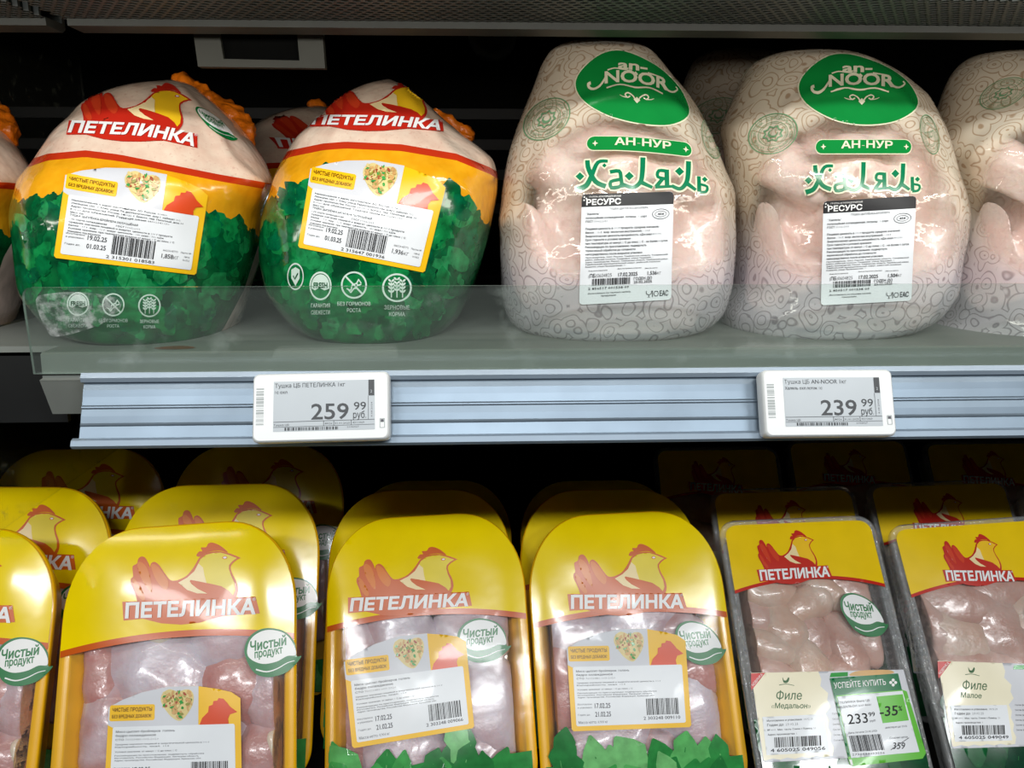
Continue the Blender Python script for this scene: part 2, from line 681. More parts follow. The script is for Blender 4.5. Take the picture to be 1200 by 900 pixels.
def homog(src, dst):
    A, b = [], []
    for (x, y), (u, v) in zip(src, dst):
        A += [[x, y, 1, 0, 0, 0, -u * x, -u * y], [0, 0, 0, x, y, 1, -v * x, -v * y]]
        b += [u, v]
    h = np.linalg.solve(np.array(A, float), np.array(b, float))

    def f(p):
        x, y = p[0], p[1]
        w = h[6] * x + h[7] * y + 1
        return ((h[0] * x + h[1] * y + h[2]) / w, (h[3] * x + h[4] * y + h[5]) / w)
    return f


def affine(src, dst):
    A = np.array([[x, y, 1] for x, y in src], float)
    cx = np.linalg.solve(A, np.array([d[0] for d in dst], float))
    cy = np.linalg.solve(A, np.array([d[1] for d in dst], float))
    return lambda p: (cx[0] * p[0] + cx[1] * p[1] + cx[2], cy[0] * p[0] + cy[1] * p[1] + cy[2])


# ------------------------------------------------------------------ artwork
def hen_logo(red, feather, face, cream='hen_cream', g=14, bend=None, banner=True):
    d = Decal()
    k = (lambda pts: [bend(p) for p in pts]) if bend else (lambda pts: pts)
    body = smooth([(205, 392), (185, 335), (164, 290), (162, 262), (172, 250), (167, 215), (168, 195), (188, 183), (192, 160), (206, 148),
                   (226, 154), (246, 186), (254, 206), (258, 186), (276, 178), (300, 196), (328, 236), (362, 276), (395, 278)], 3, False)
    body += smooth([(395, 278), (440, 256), (474, 212), (500, 163), (527, 143), (562, 134), (602, 134), (650, 147), (682, 160), (708, 172)], 4, False)
    body += smooth([(708, 172), (690, 181), (668, 200), (660, 220), (670, 252), (692, 292), (704, 332), (701, 366), (690, 392)], 4, False)
    d.poly(k(body), red, 1, g)
    d.poly(k(smooth([(484, 152), (496, 132), (512, 130), (504, 112), (530, 110), (540, 92), (562, 88), (602, 106), (642, 142), (602, 131), (562, 132), (526, 143), (500, 158)], 4)), red, 1, g)
    for f in ([(190, 188), (206, 176), (236, 202), (260, 262), (272, 336), (240, 304), (206, 244)], [(260, 198), (280, 192), (312, 224), (352, 284), (340, 324), (290, 274)],
              [(171, 272), (182, 264), (210, 302), (240, 362), (226, 376), (192, 334)]):
        d.poly(k(smooth(f, 3)), feather, 2, g)
    light = [(402, 290), (445, 266), (479, 234), (506, 172), (531, 151), (565, 142), (605, 141), (646, 154), (674, 166), (690, 172), (668, 187),
             (652, 207), (652, 226), (664, 260), (684, 300), (691, 340), (682, 366), (660, 342), (620, 316), (560, 300), (500, 286), (463, 278),
             (459, 285), (470, 300), (500, 325), (552, 352), (500, 349), (450, 330)]
    d.poly(k(light), face, 2, g)
    d.poly(k([(402, 290), (445, 266), (479, 234), (498, 194), (522, 216), (532, 258), (545, 297), (500, 286), (463, 278), (459, 285), (470, 300), (500, 325), (552, 352), (500, 349), (450, 330)]), cream, 3, g)
    d.poly(k(ell(628, 168, 13, 8, 0, 14)), red, 3)
    d.poly(k(ell(629, 168, 9, 5, 0, 12)), 'print_white', 4)
    if banner:
        d.poly(k([(126, 380), (795, 376), (822, 464), (640, 472), (600, 482), (520, 502), (430, 509), (330, 499), (235, 472), (138, 478)]), red, 1, g)
    d.text('ПЕТЕЛИНКА', 146, 464, 'print_white', 5, h=76, w=656, bold=0.038, flip=True, fn=bend)
    d.text('®', 782, 398, 'print_white', 5, h=16, flip=True, fn=bend)
    return d


HEN3 = [(146, 464), (798, 464), (560, 88)]


def clean_badge(white='print_white'):
    d = Decal()
    d.poly(smooth([(845, 640), (862, 575), (910, 535), (970, 524), (1040, 540), (1085, 590), (1095, 650), (1118, 652), (1080, 700), (1030, 735), (950, 751), (885, 725)], 5), 'badge_green', 0, 30)
    d.poly(smooth([(858, 640), (872, 582), (915, 545), (970, 532), (1036, 547), (1078, 592), (1092, 645), (1050, 652), (1000, 678), (935, 690), (880, 672)], 5), white, 1, 30)
    d.poly(stroke(smooth([(900, 716), (950, 726), (1000, 712), (1050, 684), (1088, 672)], 4, False), 7, 3), white, 1)
    rot = lambda a, cx, cy: (lambda p: (cx + (p[0] - cx) * math.cos(a) - (p[1] - cy) * math.sin(a), cy + (p[0] - cx) * math.sin(a) + (p[1] - cy) * math.cos(a)))
    d.text('Чистый', 878, 632, 'badge_green', 2, h=44, w=178, bold=0.026, shear=0.25, flip=True, fn=rot(-0.19, 878, 632))
    d.text('продукт', 894, 664, 'badge_green', 2, h=36, w=142, bold=0.024, shear=0.25, flip=True, fn=rot(-0.19, 894, 664))
    return d


BADGE3 = [(845, 640), (1118, 652), (950, 751)]


def info_label(lines, dates, weight, digits, seed, ink='label_ink', tail=False, grid=2.6, bc=(37, 8, 67, 22)):
    """yellow rimmed product label, 100 units wide"""
    d = Decal()
    d.poly([(0, 1.5), (1.5, 0), (98.5, 0), (100, 1.5), (100, 64), (93, 68.5), (82, 71), (66, 73.5), (45, 73.5), (25, 70), (10, 65), (0, 60)], 'label_yellow', 0, grid)
    d.poly([(0, 48), (0, 60), (10, 65), (25, 70), (45, 73.5), (68, 73.4), (68, 46), (4, 46)], 'label_grey', 1, grid)
    d.poly(rrect(4, 3.5, 95.5, 46.5, 1.5), 'label_white', 2, grid)
    d.poly(rrect(1, 50.5, 35, 61.5, 1.5), 'label_yellow', 2, grid)
    d.text('ЧИСТЫЕ ПРОДУКТЫ', 3, 57, 'brown_ink', 3, h=2.6, w=30, bold=0.02)
    d.text('БЕЗ ВРЕДНЫХ ДОБАВОК!', 3, 52.6, 'brown_ink', 3, h=2.2, w=30, bold=0.02)
    d.poly(smooth([(40, 62), (40, 68), (45, 71.5), (50, 70.5), (53, 69.3), (57, 71), (62, 70.5), (64.5, 66), (63, 59), (58, 52), (53.5, 49.5), (47, 53)], 4), 'salad_cream', 2, grid)
    r = random.Random(3)
    for i in range(150):
        x, y = 41.5 + r.random() * 21.5, 51.5 + r.random() * 18
        if (abs(x - 52.3) / 11.5 + max(0, 60 - y) / 10.5) > 0.95:
            continue
        d.poly(ell(x, y, 0.8 + r.random() * 1.4, 0.6 + r.random() * 0.7, r.random() * 3, 8), r.choice(['salad_olive', 'salad_red', 'salad_tan', 'salad_cream', 'herb_green_1', 'salad_tan', 'salad_tan', 'salad_cream']), 3 + i % 5)
    d.poly([(69, 46.5), (71, 51), (75.5, 55), (76, 59), (79, 60), (79.5, 62.5), (82.5, 62.8), (83.5, 64.5), (87, 64), (90, 61), (92, 58.5), (97.5, 54.5), (92, 53), (90.5, 50), (91, 46.5)], 'hen_flame', 3, grid)
    y = 42.5
    for tx, w, h in lines:
        if tx:
            d.text(tx, 6.5, y, ink, 3, h=h, w=w, res=1, bold=0.012)
        y -= h * 1.75
    d.text('Изготовлено', 6, 18.6, ink, 3, h=1.3, w=12, res=1)
    d.text('и упаковано:', 6, 16.2, ink, 3, h=1.3, w=12, res=1)
    d.text(dates[0], 20, 16.2, ink, 3, h=3.6, w=13, bold=0.015)
    d.text('Годен до:', 6, 11.0, ink, 3, h=1.3, w=10, res=1)
    d.text(dates[1], 20, 10.0, ink, 3, h=3.6, w=13, bold=0.015)
    if tail:
        d.text('Масса нетто: ' + weight, 6, 5.2, ink, 3, h=2.0, w=24, res=1)
    else:
        d.text('МАССА НЕТТО:', 73, 15.5, ink, 3, h=1.3, w=11, res=1)
        d.text(weight, 72.5, 10.2, ink, 3, h=3.4, w=12.5, bold=0.012)
        d.text('Партия №:', 86, 15.5, ink, 3, h=1.2, w=8, res=1)
        d.text('1802', 89, 12.4, ink, 3, h=1.3, w=4, res=1)
        d.text('001552', 88, 9.8, ink, 3, h=1.3, w=5, res=1)
    d.barcode(bc[0], bc[1], bc[2], bc[3], 'label_black', 3, seed)
    d.text(digits, bc[0] - 3, bc[1] - 3.4, ink, 3, h=2.4, w=bc[2] - bc[0] + 4, res=2, bold=0.01)
    return d


LAB4 = [(0, 0), (100, 0), (100, 64), (0, 60)]
BAG_LINES = [('Наименование и адрес изготовителя: АО, Россия, 309850,', 66, 1.25), ('Липецкая обл., г. Елец, улица Радиотехническая, дом 5, кабинет 302.', 76, 1.25),
             ('Адрес производства: Россия, 241035, г. Брянск, пер. Пилотный, дом 34', 78, 1.25), ('E-mail для обращений, Горячая линия 88002341150', 68, 1.25),
             ('Мясо кур', 9, 1.25), ('ТУШКА ЦЫПЛЁНКА-БРОЙЛЕРА ПОТРОШЁНАЯ', 46, 1.5), ('1-го сорта охлажденная          ГОСТ 31962-2013', 48, 1.25),
             ('Средние значения пищевой и энергет. ценности в 100 г продукта:', 72, 1.25), ('белки - 17 г, жир - 12 г, энерг. ценность - 180 ккал / 730 кДж.', 66, 1.25),
             ('Условия хранения: при температуре воздуха от минус 1°С до плюс 2°С.', 74, 1.25), ('Упаковано под вакуумом.', 22, 1.25)]
TRAY_LINES = [('Мясо цыплят-бройлеров: голень', 44, 1.5), ('бедро охлажденное', 30, 1.5), ('СТО 76023481-003-2020', 32, 1.3), ('', 0, 0.4),
              ('Средние значения пищевой и энергетической ценности в 100 г', 70, 1.0), ('Калорийность, ккал: 158', 40, 1.0), ('', 0, 0.8),
              ('Условия хранения: от минус 1°С до плюс 2°С', 46, 1.0), ('', 0, 0.4), ('Рекомендации по приготовлению: подвергнуть обработке', 66, 0.9),
              ('Изготовитель: Российская Федерация, Липецкая область', 62, 0.9), ('Адрес производства: Российская Федерация, Брянская обл.', 64, 0.9)]


def resurs_label(weight, seed):
    """white slip with a black head, 100 x 122 units"""
    d = Decal()
    d.poly(rrect(0, 0, 100, 122, 4), 'label_white', 0, 3.5)
    d.poly([(0, 108), (100, 108), (100, 118), (98.8, 120.8), (96, 122), (4, 122), (1.2, 120.8), (0, 118)], 'label_black', 1, 3.5)
    d.text('РЕСУРС', 5, 110, 'print_white', 2, h=6.2, w=37, bold=0.03)
    d.text('ГРУППА АГРОПРЕДПРИЯТИЙ', 8, 118, 'print_white', 2, h=1.7, w=34, res=1)
    for q in ((2, 118), (4.2, 116.4), (1.8, 114.6)):
        d.poly(ell(q[0] + 0.8, q[1] + 0.8, 0.9, 0.9, 0, 8), 'print_white', 2)
    d.text('ТУШКА ЦЫПЛЁНКА-БРОЙЛЕРА', 30, 104, 'label_ink', 2, h=2.2, w=42, res=1)
    ln = [('"Халяль"', 5, 99, 2.2, 15), ('потрошёная охлажденная, потрош., 1 сорт', 5, 94.6, 2.2, 66), ('ГОСТ 31962-2013', 5, 90.6, 2.2, 23),
          ('Пищевая ценность в 100 г продукта (средние значения):', 5, 82.5, 2.2, 80), ('белок - 16 г; жир (включая внутренний) - 14 г.', 5, 78.4, 2.2, 70),
          ('Энергетическая ценность/калорийность: кДж/ккал 800/190', 5, 74.3, 2.2, 82), ('Срок годности и условия хранения -', 5, 70.3, 2.2, 50),
          ('при температуре от минус 2°С до плюс 2°С - не более 8 суток.', 5, 66.2, 2.2, 90), ('Рекомендации по приготовлению: подвергнуть', 5, 62.2, 2.2, 66),
          ('термической обработке до готовности', 5, 58.2, 2.2, 54), ('непосредственно после вскрытия упаковки.', 5, 54.2, 2.2, 62),
          ('Производитель: ОАО, Россия, Тамбовская область, Токаревский', 5, 51.0, 1.4, 90), ('район, рабочий поселок Токаревка, улица Трудовая, 2', 5, 48.5, 1.4, 74),
          ('Адрес производства: Россия, Тамбовская область, Тамбовский район', 5, 46.0, 1.4, 90), ('Тамбовский муниципальный округ, рабочий поселок', 5, 43.5, 1.4, 82),
          ('Знаменка, улица Промышленная, 50', 5, 41.0, 1.4, 44), ('Код изготовителя', 9, 36.5, 1.2, 20), ('Дата изготовления и упаковки', 40, 37.5, 1.2, 26), ('Масса нетто', 70, 36.5, 1.2, 14)]
    for tx, x, y, h, w in ln:
        d.text(tx, x, y, 'label_ink', 2, h=h, w=w, res=1, bold=0.014)
    d.text('(ПБ)0604825', 9, 29.5, 'label_ink', 2, h=4.2, w=25, bold=0.015)
    d.text('17.02.2025', 41, 29.5, 'label_ink', 2, h=4.2, w=21, bold=0.015)
    d.text(weight, 73, 29.5, 'label_ink', 2, h=4.2, w=15, bold=0.015)
    d.barcode(13, 20.5, 54, 28, 'label_black', 2, seed)
    d.text('ГОДЕН ДО', 58, 24.5, 'label_ink', 2, h=3.2, w=20, bold=0.015)
    d.text('25.02.2025', 58, 20.8, 'label_ink', 2, h=2.8, w=20, bold=0.015)
    d.text('2 856517 001538 09', 9, 16, 'label_ink', 2, h=2.6, w=44, res=1, bold=0.01)
    d.text('Изготовлено по технике халяль', 9, 11.2, 'label_ink', 2, h=1.7, w=46, res=1, bold=0.01)
    d.text('продукции', 23, 8.2, 'label_ink', 2, h=1.7, w=16, res=1, bold=0.01)
    d.text('ЕАС', 87, 5.2, 'label_ink', 2, h=6, w=9.5, bold=0.02)
    d.poly(stroke([(72, 11.5), (72.5, 8), (75, 7), (77.5, 8), (78, 11.5)], 0.7), 'label_ink', 2)
    d.poly([(74.7, 7), (75.3, 7), (75.3, 4.6), (77, 4.2), (73, 4.2), (74.7, 4.6)], 'label_ink', 2)
    d.poly(stroke([(79, 11.5), (79, 4.2)], 0.8), 'label_ink', 2)
    d.poly([ell(83, 8, 3, 3.4, 0, 6), ell(83, 8, 2.3, 2.7, 0, 6)[::-1]], 'label_ink', 2)
    d.poly([ell(86, 97.5, 9.5, 5.8, 0, 28), ell(86, 97.5, 9, 5.3, 0, 28)[::-1]], 'label_ink', 2)
    d.poly([ell(86, 97.5, 6.4, 3.4, 0, 24), ell(86, 97.5, 6, 3.0, 0, 24)[::-1]], 'label_ink', 2)
    d.text('458', 86, 96.4, 'label_ink', 2, h=2.4, w=7, anchor='c', res=1, bold=0.02)
    return d


def noor_art():
    """emblem, band and halal lettering in one drawing (units: pixels of a 4.29x close-up)"""
    d = Decal()
    egg = smooth([(413, 235), (425, 185), (470, 130), (540, 80), (620, 60), (720, 75), (850, 125), (950, 195), (1000, 270), (1003, 320), (960, 365), (870, 402), (740, 414), (610, 395), (500, 345), (435, 290)], 4)
    big = [(707 + (x - 707) * 1.022, 237 + (y - 237) * 1.035) for x, y in egg]
    d.poly([ccw(big), ccw([(707 + (x - 707) * 0.985, 237 + (y - 237) * 0.975) for x, y in egg])[::-1]], 'emblem_cream', 0, 14)
    d.poly(egg, 'emblem_green', 1, 14)
    arc = lambda p: (p[0], p[1] + 0.00042 * (p[0] - 715) ** 2)
    d.text('an-', 628, 152, 'emblem_cream', 3, h=46, w=150, bold=0.03, flip=True)
    d.text('NOOR', 560, 216, 'emblem_cream', 3, h=60, w=330, bold=0.03, flip=True, fn=arc)
    d.union([stroke(smooth([(575, 170), (560, 205), (535, 240), (505, 255), (482, 248), (478, 230), (490, 225)], 4, False), 8, 16), stroke(smooth([(575, 160), (610, 150), (650, 155), (700, 158)], 3, False), 7, 4),
             stroke(smooth([(860, 195), (885, 225), (915, 230), (940, 212), (930, 200)], 4, False), 12, 6), stroke([(780, 158), (838, 166)], 9, 5)], 'emblem_cream', 3)
    d.union([stroke(smooth([(570, 250), (640, 232), (715, 240), (790, 232), (860, 250)], 4, False), 7)], 'emblem_cream', 3)
    for s in (1, -1):
        d.union([stroke(smooth([(725 + s * 8, 300), (725 + s * 20, 280), (725 + s * 45, 266), (725 + s * 60, 276), (725 + s * 48, 290), (725 + s * 34, 282)], 4, False), 7),
                 stroke(smooth([(725 + s * 50, 290), (725 + s * 70, 288), (725 + s * 88, 280)], 3, False), 6, 2)], 'emblem_cream', 3)
    d.union([diamond(725, 300, 17), diamond(718, 172, 13)], 'emblem_cream', 3)
    bend = lambda p: (p[0], p[1] + 0.00016 * (p[0] - 736) ** 2)
    band = [bend(p) for p in rrect(497, 484, 975, 552, 33)]
    d.poly([(736 + (x - 736) * 1.015, 522 + (y - 522) * 1.12) for x, y in band], 'emblem_cream', 0, 14)
    d.poly(band, 'emblem_green', 1, 14)
    d.text('АН-НУР', 622, 532, 'emblem_cream', 3, h=36, w=258, bold=0.026, flip=True, fn=bend)
    for x in (534, 948):
        d.poly([bend(p) for p in [(x - 14, 520), (x - 4, 516), (x, 505), (x + 4, 516), (x + 14, 520), (x + 4, 524), (x, 535), (x - 4, 524)]], 'emblem_cream', 3)
    hal = [stroke(smooth([(494, 618), (500, 660), (530, 716), (574, 738)], 4, False), 20, 22), stroke(smooth([(583, 622), (540, 628), (512, 690), (488, 735), (448, 752)], 4, False), 14, 26), diamond(462, 692, 19), diamond(568, 642, 10),
           stroke(smooth([(592, 672), (632, 668), (640, 700), (640, 735), (600, 745), (596, 716), (638, 706)], 3, False), 17, 15), stroke([(592, 745), (660, 735)], 14, 12),
           diamond(676, 690, 20), stroke(smooth([(648, 728), (690, 742), (722, 720), (732, 680), (735, 603)], 4, False), 16, 22), stroke([(724, 716), (776, 740)], 20, 14),
           stroke(smooth([(838, 662), (804, 662), (800, 690), (838, 698)], 3, False), 15, 14), stroke([(838, 655), (840, 738)], 20, 20), stroke([(820, 698), (792, 736)], 16, 18), stroke([(788, 738), (868, 730)], 14, 12),
           diamond(894, 660, 20), stroke(smooth([(860, 728), (895, 740), (920, 716), (930, 680), (933, 610)], 4, False), 16, 22), stroke([(922, 710), (965, 740)], 20, 14),
           stroke([(978, 676), (980, 746)], 16, 18), stroke(smooth([(978, 748), (1008, 744), (1014, 720), (984, 712)], 3, False), 13, 11), diamond(1004, 688, 13)]
    fat = []
    for p in hal:
        p = ccw(p)
        n = len(p)
        q = []
        for i in range(n):
            a, b = p[i - 1], p[(i + 1) % n]
            dx, dy = b[0] - a[0], b[1] - a[1]
            L = math.hypot(dx, dy) or 1
            q.append((p[i][0] + dy / L * 8, p[i][1] - dx / L * 8))
        fat.append(q)
    d.union(fat, 'emblem_cream', 1, 14)
    d.union(hal, 'halal_green', 2, 14)
    return d


def seal_art(kind):
    d = Decal()
    ring = lambda r, w: [ell(0, 0, r, r, 0, 44), ell(0, 0, r - w, r - w, 0, 44)[::-1]]
    m = 'seal_green'
    for r, w in ((50, 2.6), (44, 1.2), (30, 1.2), (26, 0.8)):
        d.poly(ring(r, w), m, 0)
    st = [(22 * (1 if i % 2 == 0 else 0.74) * math.cos(i * math.pi / 8), 22 * (1 if i % 2 == 0 else 0.74) * math.sin(i * math.pi / 8)) for i in range(16)]
    if kind == 'star':
        d.poly([st, [(x * 0.78, y * 0.78) for x, y in st][::-1]], m, 1)
        d.poly([ell(0, 0, 10, 10, 0, 24), ell(2.5, 2, 7.5, 7.5, 0, 24)[::-1]], m, 1)
        s = 'СИСТЕМА ДОБРОВОЛЬНОЙ СЕРТИФИКАЦИИ ХАЛЯЛЬ '
    else:
        d.text('ГОСТ', 0, -8, m, 1, h=16, w=46, anchor='c', flip=False)
        s = 'СООТВЕТСТВУЕТ ТРЕБОВАНИЯМ СТАНДАРТА '
    for i, ch in enumerate(s):
        if ch == ' ':
            continue
        a = math.pi * 0.9 - i * 2 * math.pi / len(s)
        fn = lambda p, a=a: ((34 + p[1]) * math.cos(a) + p[0] * math.sin(a), (34 + p[1]) * math.sin(a) - p[0] * math.cos(a))
        d.text(ch, 0, 0, m, 1, h=6, anchor='c', res=1, fn=fn)
    return d


def leaf_shape(L, W, lobes, r):
    """a lobed salad leaf, tip at (0, L)"""
    pts = []
    for s in (1, -1):
        side = []
        for i in range(lobes * 2 + 1):
            t = i / (lobes * 2)
            w = W * math.sin(math.pi * (0.12 + 0.80 * t)) ** 0.8 * (1.0 if i % 2 else 0.72) * (0.9 + 0.2 * r.random())
            side.append((s * w, L * (t * 0.92)))
        pts.append(side)
    return [(0, -0.05 * L)] + pts[0] + [(0, L)] + pts[1][::-1]


def leaf_decal(r, x, y, L, W, ang, mat, vein, lay, grid, lobes=3):
    d = Decal()
    c, s = math.cos(ang), math.sin(ang)
    tr = lambda p: (x + p[0] * c - p[1] * s, y - (p[0] * s + p[1] * c))
    d.poly([tr(p) for p in smooth(leaf_shape(L, W, lobes, r), 2)], mat, lay, grid)
    d.poly([tr(p) for p in stroke([(0, 0), (0.02 * W, L * 0.5), (0, L * 0.92)], W * 0.09, W * 0.02)], vein, lay + 1)
    return d


# ------------------------------------------------------------------ bags
def interp_rows(rows, n):
    A = np.array(rows, float)
    k = len(A)
    out = []
    tot = np.concatenate([[0], np.cumsum(np.abs(np.diff(A[:, 0])) + 0.002)])
    for i in range(n):
        s = tot[-1] * i / (n - 1)
        j = min(k - 2, max(0, int(np.searchsorted(tot, s, 'right') - 1)))
        t = (s - tot[j]) / (tot[j + 1] - tot[j])
        p = [A[max(0, min(k - 1, j + q))] for q in (-1, 0, 1, 2)]
        lin = p[1] * (1 - t) + p[2] * t
        cr = 0.5 * (2 * p[1] + (p[2] - p[0]) * t + (2 * p[0] - 5 * p[1] + 4 * p[2] - p[3]) * t * t + (3 * p[1] - p[0] - 3 * p[2] + p[3]) * t ** 3)
        out.append(0.35 * lin + 0.65 * cr)
    return out


class Bag:
    """a filled bag from its outline; rows = (y, x_left, x_right, Y of that outline row, centre Y, half depth) bottom to top"""

    def __init__(s, rows, seed=0, ex=2.3, wr=0.0016, nr=96, nt=136, bumps=(), creases=()):
        R = []
        for y, xl, xr, Yp, cy, b in rows:
            a, c = at(xl, y, Yp), at(xr, y, Yp)
            R.append(((a.z + c.z) / 2, a.x + 0.0011, c.x - 0.0011, cy, b))
        s.rows = interp_rows(R, nr)
        s.ex = ex
        s.V, s.F = [], []
        for i, (z, xl, xr, cy, b) in enumerate(s.rows):
            for j in range(nt):
                th = 2 * math.pi * j / nt
                p = s.ring(s.rows[i], th)
                nz = noise.noise(Vector((p[0] * 26 + seed * 7, p[1] * 26, p[2] * 26))) * wr + noise.noise(Vector((p[0] * 70, p[1] * 70 + seed * 3, p[2] * 50))) * wr * 0.35
                if (bumps or creases) and math.sin(th) > -0.3:
                    q = proj(Vector(p))
                    for am, w, line in creases:
                        dd = 1e9
                        for (ax_, ay_), (bx_, by_) in zip(line[:-1], line[1:]):
                            ex_, ey_ = bx_ - ax_, by_ - ay_
                            t_ = max(0, min(1, ((q[0] - ax_) * ex_ + (q[1] - ay_) * ey_) / (ex_ * ex_ + ey_ * ey_)))
                            dd = min(dd, (q[0] - ax_ - ex_ * t_) ** 2 + (q[1] - ay_ - ey_ * t_) ** 2)
                        nz += am * math.exp(-dd / (w * w))
                    nz += sum(am * math.exp(-((q[0] - bx) ** 2 + (q[1] - by) ** 2) / (br * br)) for bx, by, br, am in bumps)
                s.V.append((p[0] + math.cos(th) * nz, p[1] - math.sin(th) * nz, max(p[2], s.rows[0][0])))
        n = nt
        for i in range(nr - 1):
            for j in range(n):
                k = (j + 1) % n
                s.F.append(((i + 1) * n + j, (i + 1) * n + k, i * n + k, i * n + j))
        for i, dz in ((0, 0.0), (nr - 1, 0.002)):
            r = s.rows[i]
            s.V.append(((r[1] + r[2]) / 2, r[3], r[0] + dz))
            c = len(s.V) - 1
            for j in range(n):
                k = (j + 1) % n
                s.F.append((i * n + j, i * n + k, c) if i == 0 else (i * n + k, i * n + j, c))
        s.bvh = BVHTree.FromPolygons([Vector(v) for v in s.V], s.F)

    def ring(s, row, th):
        z, xl, xr, cy, b = row
        e = 2 / s.ex
        c, n = math.cos(th), math.sin(th)
        return ((xl + xr) / 2 + (xr - xl) / 2 * math.copysign(abs(c) ** e, c), cy - b * math.copysign(abs(n) ** e, n), z)

    def row_at(s, z):
        zs = [r[0] for r in s.rows]
        return s.rows[int(np.argmin(np.abs(np.array(zs) - z)))]

    def surf(s, px, off):
        d = ray(px[0], px[1]).normalized()
        h = s.bvh.ray_cast(CAM, d)
        if h[0] is None:
            h = s.bvh.find_nearest(CAM + d * 0.62)
        n = h[1] if h[1].dot(d) < 0 else -h[1]
        return h[0] + n * off - d * off * 0.3

    def mesh(s, name, parent, mat, attrs=None):
        mb = MB()
        mb.add(s.V, s.F, mat)
        o = mb.build(name, parent)
        for k, f in (attrs or {}).items():
            a = o.data.attributes.new(k, 'FLOAT', 'POINT')
            a.data.foreach_set('value', [f(Vector(v)) for v in s.V])
        return o

    def base(s):
        r = s.rows[0]
        return Vector(((r[1] + r[2]) / 2, r[3], r[0]))


CREASE = {
    1: [(0.0034, 6.5, smooth([(212, 106), (248, 150), (270, 188), (302, 216)], 3, False)), (0.0016, 8, smooth([(172, 112), (166, 150), (158, 198), (148, 250)], 3, False)), (0.0018, 8, smooth([(58, 196), (100, 203), (150, 204), (210, 214)], 3, False))],
    2: [(0.0032, 6.5, smooth([(470, 106), (502, 150), (540, 186), (572, 208)], 3, False)), (0.0018, 8, smooth([(500, 196), (535, 214), (560, 250), (552, 310)], 3, False)), (0.0014, 8, smooth([(410, 120), (392, 160), (372, 200)], 3, False))],
    3: [(0.0028, 6.5, smooth([(640, 200), (650, 160), (690, 118), (740, 106), (790, 122), (808, 165), (832, 212)], 3, False)), (0.0016, 9, smooth([(634, 170), (630, 230), (650, 270)], 3, False))],
    4: [(0.0028, 6.5, smooth([(905, 190), (925, 125), (985, 104), (1050, 108), (1070, 140), (1078, 190)], 3, False)), (0.0016, 9, smooth([(900, 190), (890, 240), (905, 270)], 3, False))],
    5: [(0.0026, 9, smooth([(1142, 185), (1165, 158), (1200, 140), (1250, 140)], 3, False)), (0.0016, 9, smooth([(1180, 175), (1190, 205), (1215, 230)], 3, False))],
}


def curve_y(pts):
    xs, ys = [p[0] for p in pts], [p[1] for p in pts]
    return lambda x: float(np.interp(x, xs, ys))


def blob(name, parts, parent, mat, voxel=0.005, clamp=None, world=True, lump=0.0):
    """several rounded masses (a, b, ra, rb, flat) melted into one continuous mesh"""
    bm = bmesh.new()
    for a, b, ra, rb in parts:
        a, b = Vector(a), Vector(b)
        n = 7
        for i in range(n):
            t = i / (n - 1)
            r = ra + (rb - ra) * t
            bmesh.ops.create_icosphere(bm, subdivisions=2, radius=r, matrix=Matrix.Translation(a.lerp(b, t)))
            if (a - b).length < 1e-6:
                break
    me = bpy.data.meshes.new('tmp')
    bm.to_mesh(me)
    bm.free()
    o = bpy.data.objects.new('tmp', me)
    COL.objects.link(o)
    m = o.modifiers.new('r', 'REMESH')
    m.mode = 'VOXEL'
    m.voxel_size = voxel
    sm = o.modifiers.new('s', 'SMOOTH')
    sm.iterations = 6
    sm.factor = 0.6
    dg = bpy.context.evaluated_depsgraph_get()
    dg.update()
    ev = o.evaluated_get(dg).to_mesh()
    V = [v.co.copy() for v in ev.vertices]
    F = [tuple(p.vertices) for p in ev.polygons]
    NM = [v.normal.copy() for v in ev.vertices]
    o.evaluated_get(dg).to_mesh_clear()
    bpy.data.objects.remove(o)
    bpy.data.meshes.remove(me)
    if lump:
        V = [v + n * (noise.noise(v * 45) + (1.0 * noise.noise(v * 170) if lump > 0.003 else 0)) * lump for v, n in zip(V, NM)]
    if clamp:
        V = [clamp(v) for v in V]
    mb = MB()
    mb.add(V, F, mat)
    return mb.build(name, parent)


FRESH = Decal()
FRESH.poly([ell(0, 0, 16, 16, 0, 36), ell(0, 0, 14, 14, 0, 36)[::-1]], 'icon_white', 0)
FRESH.poly([(-13, 3)] + [(13 * math.cos(math.radians(a)), -13 * math.sin(math.radians(a))) for a in range(170, 9, -10)] + [(13, 3), (6, 5), (-2, 2), (-8, 5)], 'icon_white', 0)
FRESH.text('FRESH', 0, 2, 'leaf_green_0', 1, h=6, w=20, anchor='c', bold=0.03, flip=True)
HORM = Decal()
HORM.poly([ell(0, 0, 16, 16, 0, 36), ell(0, 0, 14, 14, 0, 36)[::-1]], 'icon_white', 0)
HORM.union([stroke([(-10, -10), (10, 10)], 2), stroke(smooth([(-9, 4), (-4, 6), (-2, 0), (3, -2), (6, -7)], 3, False), 1.6), stroke(smooth([(-4, 9), (0, 4), (2, 4), (4, 1), (9, -1)], 3, False), 1.6),
            stroke([(-7, 5), (-4, 9)], 1.3), stroke([(3, -3), (5, 1)], 1.3), stroke([(6, -6), (9, -2)], 1.3)], 'icon_white', 0)
WHEAT = Decal()
WHEAT.poly([ell(0, 0, 16, 16, 0, 36), ell(0, 0, 14, 14, 0, 36)[::-1]], 'icon_white', 0)
for sx in (-6, 0, 6):
    WHEAT.poly(stroke([(sx, 11), (sx, -6)], 1.2), 'icon_white', 0)
    for yy in (-8, -4, 0, 4):
        for q in (-1, 1):
            WHEAT.poly(ell(sx + q * 1.7, yy + (0 if sx else -2), 2.2, 1.1, q * -0.8, 8), 'icon_white', 0)
SHIELD = Decal()
